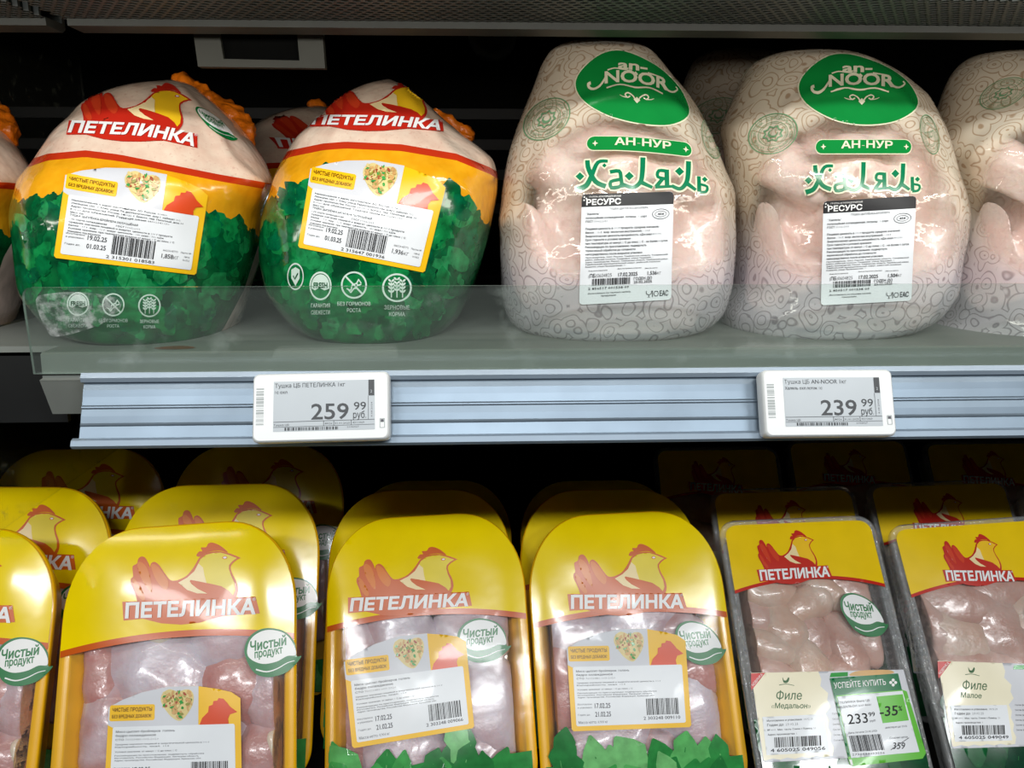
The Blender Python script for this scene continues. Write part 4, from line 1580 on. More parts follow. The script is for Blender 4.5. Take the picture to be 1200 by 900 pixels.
# ------------------------------------------------------------------ electronic price tags
def price_tag(tl, tr, roll, label, l1, l2, whole, seed):
    a, b = at(tl[0], tl[1], 0.486), at(tr[0], tr[1], 0.486)
    W, Hh = (b - a).length, 0.0415
    lean = 68.0
    mat = pose(a, lean, 0, roll)
    root = thing('price_tag', mat, label, 'price tag', 'electronic price tags on the rail')
    f = lambda p: Vector(((p[0] - 60) / 1055 * W, -(p[1] - 55) / 545 * Hh, 0))
    P3 = lambda p, o: mat @ (f(p) + Vector((0, 0, o)))
    mb = MB()
    rings = []
    for ins, w in ((4, -0.006), (0, -0.004), (0, 0.003), (6, 0.0048), (16, 0.0055)):
        rings.append([P3(p, w) for p in rrect(60 + ins, 55 + ins, 1115 - ins, 600 - ins, 46)])
    mb.strip(rings, 'tag_white')
    n = len(rings[0])
    mb.add(rings[-1], [tuple(range(n))], 'tag_white')
    mb.add(rings[0], [tuple(range(n))[::-1]], 'tag_white')
    mb.build('casing', root)
    d = Decal()
    d.poly(rrect(224, 122, 1003, 518, 3), 'tag_screen', 0)
    d.text(l1[0], 234, 172, 'tag_ink', 1, h=34, w=l1[1], flip=True, bold=0.004)
    d.text(l2[0], 236, 219, 'tag_ink', 1, h=24, w=l2[1], flip=True, bold=0.012)
    d.text(whole, 514, 428, 'tag_ink', 1, h=128, w=288, flip=True, bold=0.012)
    d.text('99', 842, 360, 'tag_ink', 1, h=64, w=94, flip=True, bold=0.008)
    d.text('руб.', 836, 426, 'tag_ink', 1, h=56, w=100, flip=True, bold=0.01)
    d.poly([(955, 124), (1000, 124), (1000, 250), (955, 250)], 'tag_ink', 1)
    d.text('2', 970, 226, 'tag_screen', 2, h=22, flip=True)
    for q in ([(226, 441), (1001, 437), (1001, 441), (226, 445)], [(226, 482), (1001, 476), (1001, 479), (226, 485)], [(608, 442), (612, 442), (612, 482), (608, 482)], [(686, 442), (690, 442), (690, 480), (686, 480)],
              [(820, 442), (824, 442), (824, 480), (820, 480)], [(952, 252), (955, 252), (955, 438), (952, 438)]):
        d.poly(q, 'tag_ink', 1)
    rt = lambda p: (985 + (p[1] - 420), 420 - (p[0] - 985))
    d.text('4.08.2024', 985, 420, 'label_ink_soft', 1, h=12, w=118, flip=True, fn=lambda p: (985 - (420 - p[1]), 420 - (p[0] - 985)), res=1)
    d.text('Тушка ЦБ', 228, 474, 'tag_ink', 1, h=16, w=118, flip=True, res=1)
    d.text('8026', 620, 470, 'tag_ink', 1, h=16, w=56, flip=True, res=1)
    d.text('31.01.2025', 696, 470, 'tag_ink', 1, h=16, w=116, flip=True, res=1)
    d.text('4311069', 832, 468, 'tag_ink', 1, h=16, w=90, flip=True, res=1)
    d.text('2102027', 790, 500, 'label_ink_soft', 1, h=14, w=90, flip=True, res=1)
    d.barcode(312, 488, 720, 512, 'tag_ink', 1, seed)
    lay_on('screen', d, lambda p: p, P3, 0.0057, root)
    d = Decal()
    y = 172
    r = random.Random(seed)
    while y < 455:
        t = r.choice((3, 5, 8, 12, 18))
        d.poly([(92, y), (150, y), (150, y + t), (92, y + t)], 'tag_mark', 0)
        y += t + r.choice((4, 6, 10))
    mb = MB()
    d.emit(mb, lambda p: p, P3, 0.0057)
    mb.build('barcode_strip', root, smooth=False)
    d = Decal()
    d.poly([rrect(1040, 432, 1080, 508, 6), rrect(1045, 437, 1075, 503, 5)[::-1]], 'tag_mark', 0)
    d.poly([(1048, 440), (1072, 440), (1072, 462), (1048, 462)], 'label_ink_soft', 0)
    mb = MB()
    d.emit(mb, lambda p: p, P3, 0.0057)
    mb.build('button', root, smooth=False)
    return root


price_tag((299, 440), (457, 437), 0.9, 'white electronic price tag reading 259 99 under the leaf-printed bags', ('Тушка ЦБ ПЕТЕЛИНКА 1кг', 540), ('1с охл.', 100), '259', 11)
price_tag((889, 435), (1040, 435), -0.2, 'white electronic price tag reading 239 99 under the pale clear bags', ('Тушка ЦБ AN-NOOR 1кг', 500), ('Халяль охл.лоток 1с', 300), '239', 12)

# ================================================================== poultry bags on the shelf
CY = 0.612
# rows: y, xl, xr, outline plane, centre, half depth
rows1 = [(408, 95, 215, 0.530, CY, 0.062), (404, 78, 238, 0.545, CY, 0.072), (393, 63, 252, 0.565, CY, 0.078), (372, 49, 270, 0.585, CY, 0.081), (340, 37, 286, 0.60, CY, 0.083), (300, 31, 300, 0.605, CY, 0.082),
         (255, 30, 303, 0.61, CY, 0.080), (225, 33, 313, 0.61, CY + 0.002, 0.077), (210, 36, 316, 0.612, CY + 0.004, 0.074), (185, 52, 303, 0.615, CY + 0.009, 0.066), (160, 67, 287, 0.62, CY + 0.014, 0.058), (140, 79, 270, 0.62, CY + 0.02, 0.050),
         (122, 95, 250, 0.625, CY + 0.024, 0.042), (108, 124, 234, 0.63, CY + 0.028, 0.033), (98, 152, 220, 0.63, CY + 0.031, 0.022), (93, 178, 208, 0.63, CY + 0.033, 0.010)]
rows2 = [(408, 380, 490, 0.530, CY, 0.062), (404, 360, 512, 0.545, CY, 0.072), (393, 343, 525, 0.565, CY, 0.078), (372, 328, 540, 0.585, CY, 0.081), (340, 313, 556, 0.60, CY, 0.083), (300, 307, 570, 0.605, CY, 0.082),
         (255, 309, 578, 0.61, CY, 0.080), (225, 318, 584, 0.61, CY + 0.002, 0.077), (208, 323, 584, 0.612, CY + 0.004, 0.074), (185, 333, 578, 0.615, CY + 0.009, 0.066), (162, 347, 549, 0.62, CY + 0.014, 0.058), (143, 366, 527, 0.62, CY + 0.02, 0.050),
         (122, 387, 505, 0.625, CY + 0.024, 0.042), (108, 406, 488, 0.63, CY + 0.028, 0.033), (98, 425, 474, 0.63, CY + 0.031, 0.022), (92, 443, 462, 0.63, CY + 0.033, 0.008)]
bag1, B1 = leaf_bag('poultry_bag', rows1, 'leaf-printed poultry bag dated 19.02.25 with round green badge, nearest the divider end', 'leaf-printed poultry bags on the shelf',
                    [(20, 200), (41, 193), (56, 188), (100, 184), (140, 189), (190, 199), (255, 212), (312, 222), (340, 228)],
                    [(20, 222), (38, 218), (72, 214), (150, 226), (242, 244), (265, 242), (280, 250), (310, 266)], [(324, 200), (316, 240), (302, 290), (286, 340), (262, 385), (240, 410)],
                    (62, [(81, 156), (230, 162), (198, 97)]), [(64, 302), (229, 322), (243, 229), (78, 206)],
                    [(FRESH, 92, 356, 0.82, 0.86, 'fresh'), (HORM, 133, 357, 0.82, 0.84, 'horm'), (WHEAT, 175, 358, 0.82, 0.84, 'wheat')],
                    [(231, 133), (278, 163), (256, 158)],
                    [((214, 98, 0.66), (262, 132, 0.66), 0.008, 0.010), ((268, 138, 0.655), (286, 156, 0.65), 0.013, 0.011)], 1, (('19.02.25', '01.03.25'), '1,858кг', '2 315301 018583'))
bag2, B2 = leaf_bag('poultry_bag', rows2, 'leaf-printed poultry bag dated 19.02.25 weighing 1,936, leaning next to the pale bags', 'leaf-printed poultry bags on the shelf',
                    [(290, 215), (310, 198), (340, 184), (379, 176), (405, 174), (470, 177), (535, 188), (574, 204), (589, 213), (610, 225)],
                    [(300, 230), (340, 211), (362, 201), (440, 205), (520, 211), (535, 220), (557, 240), (580, 256)], [(596, 200), (590, 240), (572, 300), (553, 350), (530, 385), (500, 410)],
                    (34, [(366, 147), (516, 149), (480, 95)]), [(350, 290), (497, 319.5), (521.6, 220), (365, 199)],
                    [(SHIELD, 347, 324, 0.6, 1.0, None), (FRESH, 376, 335, 0.8, 1.05, 'fresh'), (HORM, 415, 334, 0.95, 1.0, 'horm'), (WHEAT, 465, 337, 1.08, 1.05, 'wheat')],
                    None, [((512, 132, 0.655), (550, 162, 0.655), 0.005, 0.006)], 2, (('19.02.25', '01.03.25'), '1,936кг', '2 315647 001936'))


def lobes_for(dx, dy=0, k=1.0):
    q = lambda x, y, Y: (725 + (x - 725) * k + dx, y + dy, Y)
    return [(q(722, 250, 0.615), q(715, 130, 0.635), 0.066, 0.045), (q(716, 120, 0.64), q(705, 80, 0.65), 0.04, 0.025), (q(725, 340, 0.61), q(722, 260, 0.61), 0.066, 0.06),
            (q(640, 330, 0.585), q(608, 262, 0.575), 0.026, 0.017), (q(640, 330, 0.58), q(690, 322, 0.552), 0.022, 0.012), (q(805, 320, 0.58), q(842, 226, 0.585), 0.028, 0.018), (q(806, 310, 0.575), q(768, 322, 0.552), 0.020, 0.012),
            (q(640, 190, 0.59), q(690, 225, 0.56), 0.020, 0.012), (q(800, 190, 0.59), q(772, 232, 0.56), 0.020, 0.012), (q(725, 200, 0.58), q(725, 300, 0.565), 0.028, 0.02)]


rows3 = [(404, 632, 812, 0.531, CY, 0.062), (400, 612, 834, 0.545, CY, 0.072), (388, 600, 846, 0.565, CY, 0.077), (368, 592, 853, 0.585, CY, 0.079), (338, 586, 857, 0.60, CY, 0.080), (300, 584, 858, 0.605, CY, 0.080),
         (255, 586, 857, 0.61, CY, 0.078), (228, 586, 857, 0.61, CY + 0.001, 0.076), (205, 590, 848, 0.612, CY + 0.003, 0.073), (175, 598, 838, 0.615, CY + 0.008, 0.067), (140, 609, 823, 0.62, CY + 0.014, 0.060), (105, 622, 803, 0.625, CY + 0.021, 0.052),
         (78, 633, 783, 0.63, CY + 0.027, 0.044), (60, 643, 765, 0.635, CY + 0.031, 0.035), (50, 658, 748, 0.635, CY + 0.033, 0.024), (46, 680, 722, 0.635, CY + 0.034, 0.010)]
rows4 = [(402, 900, 1062, 0.531, CY, 0.062), (398, 882, 1082, 0.545, CY, 0.072), (388, 868, 1096, 0.565, CY, 0.077), (368, 858, 1106, 0.585, CY, 0.079), (338, 865, 1112, 0.60, CY, 0.080), (300, 867, 1115, 0.605, CY, 0.080),
         (250, 866, 1117, 0.61, CY, 0.078), (228, 863, 1113, 0.61, CY + 0.001, 0.076), (205, 858, 1106, 0.612, CY + 0.003, 0.073), (175, 853, 1103, 0.615, CY + 0.008, 0.067), (148, 849, 1098, 0.62, CY + 0.013, 0.061), (115, 864, 1084, 0.625, CY + 0.02, 0.053),
         (90, 876, 1058, 0.63, CY + 0.026, 0.045), (72, 889, 1028, 0.635, CY + 0.030, 0.036), (62, 908, 1008, 0.635, CY + 0.033, 0.025), (57, 935, 985, 0.635, CY + 0.034, 0.010)]
rows5 = [(402, 1160, 1330, 0.531, CY, 0.062), (398, 1145, 1348, 0.545, CY, 0.072), (386, 1134, 1362, 0.565, CY, 0.077), (366, 1124, 1372, 0.585, CY, 0.079), (335, 1118, 1378, 0.60, CY, 0.080), (295, 1121, 1380, 0.605, CY, 0.080),
         (250, 1122, 1382, 0.61, CY, 0.078), (215, 1117, 1378, 0.61, CY + 0.001, 0.076), (180, 1104, 1368, 0.612, CY + 0.004, 0.071), (148, 1105, 1352, 0.62, CY + 0.012, 0.063), (115, 1117, 1335, 0.625, CY + 0.02, 0.053),
         (88, 1127, 1316, 0.63, CY + 0.026, 0.045), (72, 1138, 1296, 0.635, CY + 0.030, 0.036), (62, 1154, 1274, 0.635, CY + 0.033, 0.025), (57, 1185, 1240, 0.635, CY + 0.034, 0.010)]
win3 = [(612, 262), (618, 205), (650, 165), (700, 138), (760, 138), (812, 172), (838, 215), (852, 262), (850, 300), (815, 322), (760, 336), (700, 334), (655, 322), (625, 298)]
SRC = [(413, 235), (620, 60), (1002, 300), (740, 414)]
LOW = [(448, 752), (1014, 746)]
art4 = lambda p: (p[0] / 4.286 + 840, p[1] / 4.286 + 50)
_h3 = homog([(413, 235), (540, 80), (1002, 310), (980, 746)], [(675, 93), (705, 64), (809, 125), (822, 222)])


def art3(p):
    s = (p[0] - 413) / 589
    x = 675 + (809 - 675) * (s if s < 0.7 else 0.7 + (s - 0.7) * 0.92)
    y = p[1] / 4.286 + 48
    y += -2 + 14 * max(0, s - 0.35) ** 1.5 * (1.9 if p[1] < 420 else 1.2)
    if p[1] > 580:
        x = 676 + (p[0] - 448) / 566 * 152
        y = 160 + (p[1] - 560) / 4.286 * 1.08 + 10 * max(0, (p[0] - 448) / 566 - 0.3) ** 2 + 14
    elif p[1] > 440:
        x = 688 + (p[0] - 497) / 478 * 122
    return (x, y)


def ell_warp(cx, cy, rx, ry, deg):
    a = math.radians(deg)
    return lambda p: (cx + (p[0] / 50 * rx) * math.cos(a) + (p[1] / 50 * ry) * math.sin(a), cy + (p[0] / 50 * rx) * math.sin(a) - (p[1] / 50 * ry) * math.cos(a))


PG = 'pale halal poultry bags on the shelf'
bag3, B3 = pale_bag('poultry_bag', rows3, 'pale clear poultry bag with green emblem standing against the leaf-printed bags', PG, art3, win3,
                    [('star', ell_warp(641, 140, 31, 21, -38)), ('gost', ell_warp(833, 163, 10, 24, -16))], [(679, 357), (786, 351), (789, 225), (682, 228)], 3, '1,536кг', lobes_for(0), [(836, 222, 18, 0.003), (604, 258, 18, 0.005), (672, 306, 16, 0.003), (800, 300, 22, 0.003)])
win4 = [(x + 271, y - 2) for x, y in win3]
bag4, B4 = pale_bag('poultry_bag', rows4, 'pale clear poultry bag with green emblem, directly above the 239 99 price tag', PG, art4, win4,
                    [('star', ell_warp(906, 157, 30, 23, -22)), ('gost', ell_warp(1089, 158, 10, 24, -14))], [(962, 358), (1067, 352), (1073, 230), (965, 236)], 4, '1,504кг', lobes_for(268), [(1108, 226, 18, 0.005), (872, 240, 18, 0.002), (942, 292, 16, 0.003), (1080, 296, 20, 0.003)])
win5 = [(x + 535, y - 5) for x, y in win3]
art5 = lambda p: (p[0] / 4.286 + 1118, p[1] / 4.286 + 38)
bag5, B5 = pale_bag('poultry_bag', rows5, 'pale clear poultry bag at the right edge, half out of the picture', PG, art5, win5,
                    [('star', ell_warp(1176, 110, 30, 16, -24))], None, 5, '1,6кг', lobes_for(530), [(1166, 228, 22, 0.008)])

# bags further back and beyond the divider
cp = lambda b, dx, dy, dz, rz: Matrix.Translation((dx, dy, dz)) @ ROOT[b.name] @ Matrix.Rotation(math.radians(rz), 4, 'Z')
copy_thing(bag3, cp(bag3, 0.170, 0.188, 0.0, 8) @ Matrix.Scale(1.13, 4), 'shadowed pale poultry bag standing behind the two green-emblem bags')
copy_thing(bag1, cp(bag1, 0.085, 0.17, 0.0, 20), 'leaf-printed poultry bag in shadow behind the two front leaf-printed bags')
copy_thing(bag1, cp(bag1, -0.180, 0.005, 0.0, -4), 'leaf-printed poultry bag cut off at the left edge, beyond the divider')

# ================================================================== trays below
YG, CG = 'yellow trays of chicken pieces', 'clear trays of chicken fillet'


def yellow_dress(t, logo, badge, lab, info, meats, seed, herb_v=-0.178, ink='label_ink_soft'):
    for m in meats:
        t.meat(*m)
    t.art('logo', hen_logo('hen_orange', 'hen_feather', 'hen_lemon', 'hen_cream'), affine(HEN3, logo), 0.0002)
    t.art('round_badge', clean_badge(), affine(BADGE3, badge), 0.0003)
    t.herbs(herb_v, TGREENS, 24, 0.030, seed)
    t.art('product_label', info_label(TRAY_LINES, *info, tail=True, ink=ink, bc=(63, 10, 90, 22)), homog(LAB4, lab), 0.0007)


A = Tray('chicken_tray', (215, 614.5), 0.619, 60, 0, 3.2, 0.178, 'yellow', 'yellow drumstick tray with glare over its hen logo, largest of the front row', YG, 1)
yellow_dress(A, [(147, 724), (299, 719), (249, 636)], [(286.6, 765), (353.3, 769), (312.3, 793.5)], [(122, 936), (284, 931), (282, 818), (128, 829)], (('17.02.25', '01.03.25'), '0,906 кг', '2 303248 009066', 21),
             [('drumstick', (172, 790), 0.098, 0.070, 62, 'skin_meat', 0.022, -0.25), ('drumstick', (265, 742), 0.080, 0.060, -60, 'skin_meat', 0.020, 0.2), ('bone_end', (178, 733), 0.034, 0.022, 30, 'bone', 0.014, -0.3),
              ('drumstick', (318, 818), 0.066, 0.052, 25, 'thigh_meat', 0.020, 0.1), ('drumstick', (108, 800), 0.098, 0.034, 12, 'pink_meat', 0.018, 0.1, 0.002), ('drumstick', (120, 868), 0.088, 0.060, 10, 'thigh_meat', 0.020, 0.0),
              ('drumstick', (300, 885), 0.055, 0.050, -30, 'thigh_meat', 0.018, 0.0, 0.001), ('drumstick', (322, 745), 0.056, 0.040, 10, 'pink_meat', 0.016, 0.0, 0.003), ('drumstick', (215, 872), 0.09, 0.075, -70, 'skin_meat', 0.020, 0.1, 0.001),
              ('drumstick', (272, 806), 0.070, 0.056, 50, 'pink_meat', 0.018, 0.1, 0.002), ('bone_end', (322, 880), 0.03, 0.014, 20, 'bone', 0.010, 0.2)], 31, -0.205)
Bt = Tray('chicken_tray', (497, 604), 0.684, 57, 0, 2.6, 0.1715, 'yellow', 'yellow thigh tray with tilted label, beside the tray with the glare', YG, 2)
yellow_dress(Bt, [(410, 716), (548, 710), (507, 641)], [(535.7, 749), (599, 757), (558.7, 776.5)], [(413, 877), (556, 853), (546, 752), (403, 776)], (('17.02.25', '21.02.25'), '0,906 кг', '2 303248 009066', 22),
             [('thigh', (400, 752), 0.080, 0.062, 60, 'thigh_meat', 0.020, 0.15), ('thigh', (470, 735), 0.075, 0.052, 50, 'skin_meat', 0.018, 0.1), ('thigh', (552, 738), 0.078, 0.070, -30, 'skin_meat', 0.021, 0.1),
              ('thigh', (392, 825), 0.094, 0.070, 14, 'pink_meat', 0.021, -0.1), ('thigh', (480, 815), 0.090, 0.080, 40, 'skin_meat', 0.020, 0.1, 0.001), ('thigh', (568, 835), 0.100, 0.072, 10, 'skin_meat', 0.022, 0.15),
              ('thigh', (470, 885), 0.080, 0.060, -75, 'skin_meat', 0.020, 0.0), ('thigh', (560, 895), 0.070, 0.060, 70, 'thigh_meat', 0.020, 0.0, 0.001), ('thigh', (390, 895), 0.060, 0.05, 70, 'thigh_meat', 0.018, 0.0, 0.002)], 32, -0.186)
Ct = Tray('chicken_tray', (726, 601), 0.678, 58, 0, 2.1, 0.1695, 'yellow', 'yellow thigh tray next to the clear trays, label nearly straight', YG, 3)
yellow_dress(Ct, [(669, 713), (800, 712.4), (752, 637.6)], [(792, 751), (851, 761), (820, 779)], [(670, 857), (810, 852), (803, 751), (664, 760)], (('17.02.25', '21.02.25'), '0,910 кг', '2 303248 009110', 23),
             [('thigh', (665, 738), 0.085, 0.050, 75, 'skin_meat', 0.018, 0.1), ('thigh', (750, 728), 0.085, 0.052, -70, 'skin_meat', 0.019, 0.1), ('thigh', (655, 795), 0.100, 0.076, 10, 'pink_meat', 0.022, -0.1),
              ('thigh', (740, 800), 0.1, 0.08, 60, 'skin_meat', 0.020, 0.1, 0.001), ('thigh', (800, 745), 0.060, 0.050, 20, 'thigh_meat', 0.018, 0.0, 0.002), ('thigh', (815, 840), 0.095, 0.066, 14, 'skin_meat', 0.022, 0.1), ('thigh', (700, 875), 0.110, 0.066, -80, 'skin_meat', 0.021, 0.1),
              ('thigh', (820, 790), 0.050, 0.050, 70, 'pink_meat', 0.018, 0.0, 0.001), ('thigh', (770, 885), 0.060, 0.050, 70, 'thigh_meat', 0.018, 0.0, 0.002)], 33, -0.188)

Lr = pose(at(-58, 621, 0.629), 61, 0, 1.0)
copy_thing(A.root, Lr, 'yellow tray cut off at the left edge in the front row')


def pz(px, py, z, lean, yaw, roll):
    d = ray(px, py)
    p = CAM + d * (z / d.z)
    return pose(p, lean, yaw, roll)


zA, zB, zC = A.M.translation.z - H, Bt.M.translation.z - H, Ct.M.translation.z - H
copy_thing(A.root, pz(262, 567.5, zA, 60, 0, 0.5), 'yellow tray in the second row, behind the tray with the glare')
copy_thing(A.root, pz(24, 570.5, zA, 60, 0, -1.0), 'yellow tray in the second row at the left edge, behind the cut-off front tray')
copy_thing(Bt.root, pz(494, 574, zB, 57, 0, 0.0), 'yellow tray in half shadow behind the tray with the tilted label')
copy_thing(Bt.root, pz(711, 573.5, zB, 57, 0, 0.0), 'yellow tray in half shadow behind the tray with the nearly straight label')
copy_thing(A.root, pz(306, 521, zA, 62, 0, 0.0), 'yellow tray in deep shadow in the third row, under the 259 99 price tag')
copy_thing(A.root, pz(98, 526, zA, 62, 0, 0.0), 'yellow tray in deep shadow in the third row near the left edge')
copy_thing(Bt.root, pz(508, 563, -0.3116, 45, 0, 0.0), 'nearly black-shaded yellow tray, last in the column of the tilted label')
copy_thing(Bt.root, pz(697, 563, -0.3116, 45, 0, 0.0), 'nearly black-shaded yellow tray, last in the column of the straight label')


# clear trays
def card_art(title, sub, digits, seed, cut=False):
    d = Decal()
    d.poly([(70, 66), (700, 52), (790, 392), (780, 400), (128, 436), (120, 430)], 'label_grey', 0, 14)
    torn = [(70, 66), (348, 60)] + [(350 + 62 * (i / 12) + (5 if i % 2 else -4) + (18 if 2 < i < 6 else 0), 64 + 340 * i / 12) for i in range(1, 13)] + [(408, 408)] + \
           [(400 - 270 * (i / 9), 408 + 16 * i / 9 + (4 if i % 2 else -3)) for i in range(1, 10)] + [(122, 425)]
    d.poly(torn, 'card_cream', 1, 14)
    d.poly([(70, 68), (128, 66), (72, 138), (70, 128)], 'card_red', 2, 14)
    d.text('НОВИНКА', 80, 128, 'print_white', 3, h=12, w=62, flip=True, res=1, fn=lambda p: (80 + (p[0] - 80) * 0.64 + (p[1] - 128) * 0.77, 122 - (p[0] - 80) * 0.77 + (p[1] - 128) * 0.64))
    d.poly(smooth([(200, 84), (206, 96), (216, 96), (224, 84), (228, 90), (224, 102), (216, 108), (205, 106), (201, 96)], 3), 'card_green', 2)
    d.poly(stroke(smooth([(186, 116), (215, 112), (248, 118)], 4, False), 3, 2), 'card_green', 2)
    d.text(title, 174, 176, 'card_green', 2, h=36, w=106, bold=0.006, shear=0.12, flip=True)
    d.text(sub, 154 if not cut else 164, 212, 'card_green', 2, h=22, w=162 if not cut else 92, bold=0.012, shear=0.1, flip=True)
    d.poly([(116, 248), (368, 236), (394, 392), (134, 406)], 'label_white', 2, 14)
    tl = lambda p: (p[0] + 0.06 * (p[1] - 250), p[1] - 0.045 * (p[0] - 130))
    for q, (tx, w, h) in enumerate([('Изготовлено и упаковано: 14.02.25', 190, 8), ('Годен до: 23.02.25', 128, 10), ('№ 0001  Мяс. часть: Глина II Помещ: 20', 200, 7), ('Адрес производства: 1', 120, 7)]):
        d.text(tx, 134, 268 + q * 19, 'label_ink', 3, h=h, w=w, flip=True, res=1, bold=0.012, fn=tl)
    V0 = Decal()
    V0.barcode(160, 330, 352, 372, 'label_black', 3, seed)
    for V, F, m, l in V0.sub['barcode'].L:
        d.sub.setdefault('barcode', Decal()).L.append((np.array([tl((x, y + 4)) for x, y in V]), F, m, l))
    d.text(digits, 142, 394, 'label_ink', 3, h=14, w=226, flip=True, res=2, bold=0.014, fn=tl)
    d.poly([(395, 84), (470, 80), (470, 62), (400, 66)], 'herb_green_1', 1)
    d.poly(smooth([(480, 78), (500, 60), (560, 54), (640, 54), (660, 66), (600, 74)], 3), 'salad_tan', 1)
    for i in range(6):
        d.text('Состав: филе цыпленка охлажденное', 405, 250 + i * 22, 'label_ink_soft', 2, h=7, w=150, flip=True, res=1, fn=tl)
    return d


def promo_art():
    d = Decal()
    d.poly([(394, 88), (676, 68), (690, 134), (712, 142), (792, 396), (778, 420), (492, 452), (476, 444)], 'promo_light', 0, 14)
    d.poly([(394, 88), (676, 68), (692, 136), (420, 160), (478, 410), (470, 414)], 'promo_dark', 1, 14)
    d.poly([(424, 164), (694, 140), (764, 392), (482, 418)], 'label_white', 2, 14)
    rr = lambda p: (p[0] + 0.14 * (p[1] - 130) - 0.0, p[1] - 0.075 * (p[0] - 410))
    d.text('УСПЕЙТЕ КУПИТЬ', 412, 131, 'print_white', 3, h=24, w=214, flip=True, bold=0.012, fn=rr)
    for dx, dy in ((0, -10), (0, 10), (-10, 0), (10, 0)):
        d.poly(ell(655 + dx, 106 + dy, 6.5, 6.5, 0, 10), 'print_white', 3)
    d.poly([(586, 164), (694, 154), (720, 262), (612, 274)], 'promo_light', 3, 14)
    d.text('-35', 600, 246, 'label_black', 4, h=42, w=74, flip=True, bold=0.014, fn=lambda p: (p[0], p[1] - 0.08 * (p[0] - 600)))
    d.text('%', 676, 222, 'label_black', 4, h=20, w=16, flip=True, bold=0.014)
    sl = lambda p: (p[0] + 0.16 * (p[1] - 275), p[1] - 0.085 * (p[0] - 470))
    d.text('233', 470, 278, 'label_black', 4, h=42, w=82, flip=True, bold=0.006, fn=sl)
    d.text('99', 558, 254, 'label_black', 4, h=18, w=26, flip=True, bold=0.006, fn=sl)
    d.text('руб', 560, 276, 'label_ink_soft', 4, h=9, w=22, flip=True, res=1, fn=sl)
    d.text('ПЕТЕЛИНКА Филе ЦБ', 432, 192, 'label_ink_soft', 4, h=9, w=140, flip=True, res=1, fn=sl)
    d.text('МЕДАЛЬОН охл 860г', 436, 210, 'label_ink_soft', 4, h=9, w=140, flip=True, res=1, fn=sl)
    d.text('Старая цена', 640, 340, 'label_ink_soft', 4, h=8, w=74, flip=True, res=1, fn=lambda p: (p[0], p[1] - 0.08 * (p[0] - 630)))
    d.text('действует до 23.02', 622, 296, 'label_ink_soft', 4, h=8, w=90, flip=True, res=1, fn=lambda p: (p[0], p[1] - 0.08 * (p[0] - 622)))
    d.text('Дата печати 20.02.2025', 462, 318, 'label_ink_soft', 4, h=8, w=120, flip=True, res=1, fn=sl)
    d.text('359', 652, 380, 'label_ink', 4, h=28, w=52, flip=True, bold=0.004, shear=0.15)
    d.poly(stroke([(645, 384), (720, 334)], 2.4), 'label_ink', 4)
    b = Decal()
    b.barcode(472, 326, 602, 392, 'label_ink', 4, 77)
    for V, F, m, l in b.sub['barcode'].L:
        d.sub.setdefault('barcode', Decal()).L.append((np.array([(x + 0.26 * (y - 326), y - 0.06 * (x - 472)) for x, y in V]), F, m, l))
    d.text('2730484033556', 486, 408, 'label_ink_soft', 4, h=9, w=134, flip=True, res=1, fn=lambda p: (p[0], p[1] - 0.06 * (p[0] - 486)))
    d.poly([(473, 424), (484, 423), (490, 448), (480, 446)], 'print_white', 3)
    return d


Dt = Tray('chicken_tray', (932, 606.5), 0.679, 52, -0.4, 1.6, 0.1425, 'clear', 'clear fillet tray with a green minus 35 percent sticker', CG, 4)
fm, fd = 'fillet_meat', 'fillet_dark'
for m in [((900, 690), 0.070, 0.030, 80, fm, 0.014, 0.1), ((950, 706), 0.066, 0.034, -60, fm, 0.015, 0.2), ((930, 740), 0.060, 0.042, 30, fm, 0.018, 0.1, 0.0, 2.0, 6.0), ((885, 720), 0.050, 0.034, 60, fd, 0.014, 0.1, 0.002), ((956, 742), 0.056, 0.040, 20, fd, 0.014, 0.1, 0.003),
          ((890, 752), 0.078, 0.030, 72, fm, 0.015, -0.2), ((975, 690), 0.052, 0.028, 60, fm, 0.013, 0.1, 0.001), ((960, 790), 0.080, 0.036, 20, fm, 0.016, 0.1, 0.0, 2.0, 5.0), ((900, 790), 0.074, 0.042, 70, fd, 0.016, 0.1, 0.001), ((1000, 760), 0.070, 0.036, 10, fd, 0.015, 0.1, 0.002),
          ((1000, 684), 0.060, 0.040, 40, fd, 0.014, 0.1, 0.002), ((1022, 740), 0.060, 0.036, 10, fd, 0.014, 0.1, 0.002), ((1008, 800), 0.062, 0.036, 30, fd, 0.015, 0.1, 0.002), ((940, 830), 0.100, 0.06, 80, fd, 0.016, 0.1, 0.002), ((955, 665), 0.09, 0.03, 86, fd, 0.012, 0.0, 0.003), ((985, 850), 0.10, 0.07, 60, fd, 0.016, 0.1, 0.003)]:
    Dt.meat('fillet', *m)
Dt.art('logo', hen_logo('hen_red', 'hen_feather_red', 'hen_yellow'), affine(HEN3, [(891, 680), (972, 675.5), (933.5, 621.5)]), 0.0002)
Dt.art('round_badge', clean_badge(), affine(BADGE3, [(986, 715), (1041, 732), (1013.7, 745)]), 0.0003)
Dt.herbs(-0.160, DGREENS, 30, 0.026, 41)
idD = lambda p: (p[0] / 3.529 + 860, p[1] / 3.529 + 770)
Dt.art('product_label', card_art('Филе', '«Медальон»', '4 605025 049056', 51), idD, 0.0006)
Dt.art('discount_sticker', promo_art(), idD, 0.0012)
Et = Tray('chicken_tray', (1132, 609), 0.682, 54, 0, 3.0, 0.150, 'clear', 'clear fillet tray at the right edge with a cream label, no discount sticker', CG, 5)
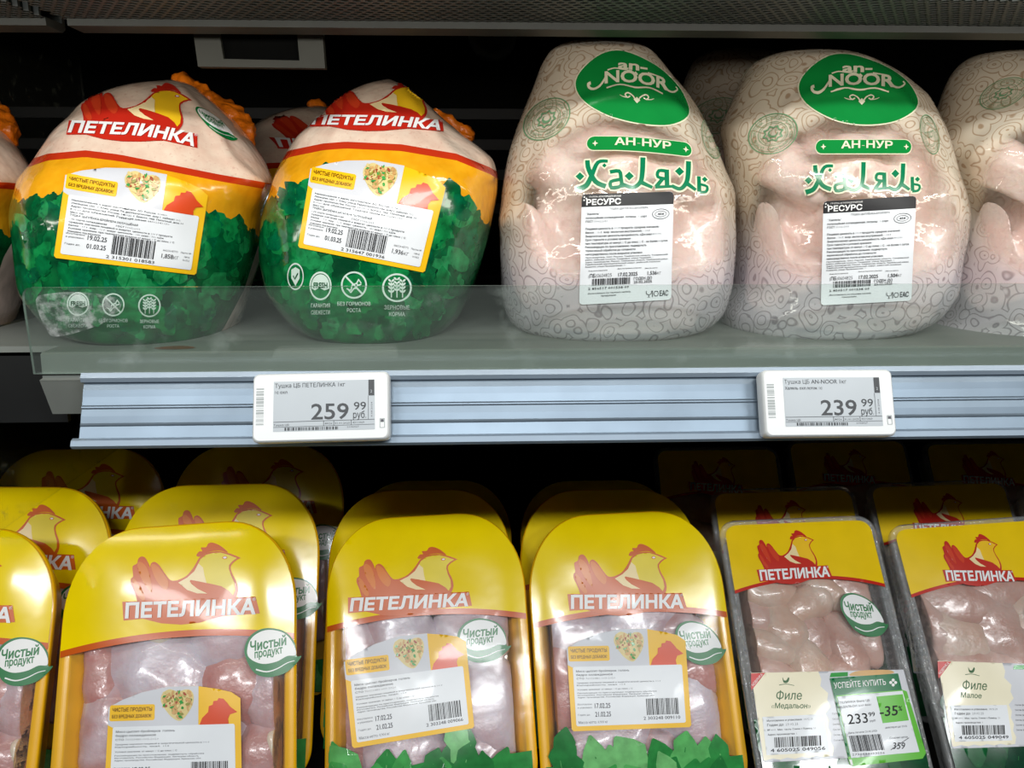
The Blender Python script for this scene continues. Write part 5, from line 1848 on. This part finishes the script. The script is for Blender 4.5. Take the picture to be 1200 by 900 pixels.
for m in [((1140, 705), 0.100, 0.045, 78, fd, 0.015, 0.1), ((1130, 745), 0.085, 0.056, 50, fm, 0.016, 0.1, 0.001), ((1185, 740), 0.090, 0.060, 30, fd, 0.018, 0.1), ((1100, 730), 0.070, 0.04, 20, fd, 0.015, 0.0, 0.001), ((1170, 790), 0.1, 0.06, 80, fd, 0.016, 0.1, 0.001),
          ((1240, 760), 0.12, 0.06, 10, fm, 0.016, 0.1), ((1130, 800), 0.09, 0.06, 60, fd, 0.016, 0.1, 0.002), ((1180, 690), 0.09, 0.04, 86, fd, 0.014, 0.1, 0.002), ((1200, 850), 0.1, 0.08, 60, fd, 0.016, 0.1, 0.003)]:
    Et.meat('fillet', *m)
Et.art('logo', hen_logo('hen_red', 'hen_feather_red', 'hen_yellow'), affine(HEN3, [(1109, 680), (1188, 681), (1149, 626)]), 0.0002)
Et.art('round_badge', clean_badge(), affine(BADGE3, [(1206, 725), (1261, 740), (1234, 754)]), 0.0003)
Et.herbs(-0.150, DGREENS, 30, 0.026, 42)
wE = homog([(70, 65), (350, 60), (412, 405), (135, 425)], [(860 + 840 / 3.529, 770 + 15 / 3.529), (860 + 1110 / 3.529, 770 + 25 / 3.529), (860 + 1165 / 3.529, 770 + 357 / 3.529), (860 + 914 / 3.529, 770 + 368 / 3.529)])
Et.art('product_label', card_art('Филе', 'Малое', '4 605025 049049', 52, True), wE, 0.0006)
zD, zE = Dt.M.translation.z - H, Et.M.translation.z - H
copy_thing(Et.root, pz(915, 571, zE, 54, 0, 1.0), 'clear tray in the second row, behind the tray with the discount sticker')
copy_thing(Et.root, pz(1096, 563.5, zE, 54, 0, 1.2), 'clear tray in the second row with a red hen showing, second from the right edge')
copy_thing(Et.root, pz(1272, 565, zE, 54, 0, 1.0), 'clear tray in the second row cut off at the right edge')
copy_thing(Et.root, pz(838, 523, zE, 56, 0, 0.0), 'dim clear tray in the third row, standing left of the 239 99 price tag')
copy_thing(Et.root, pz(990, 514, zE, 56, 0, 0.5), 'dim clear tray in the third row, right under the 239 99 price tag')
copy_thing(Et.root, pz(1150, 516, zE, 56, 0, 0.0), 'dim clear tray in the third row at the right edge')
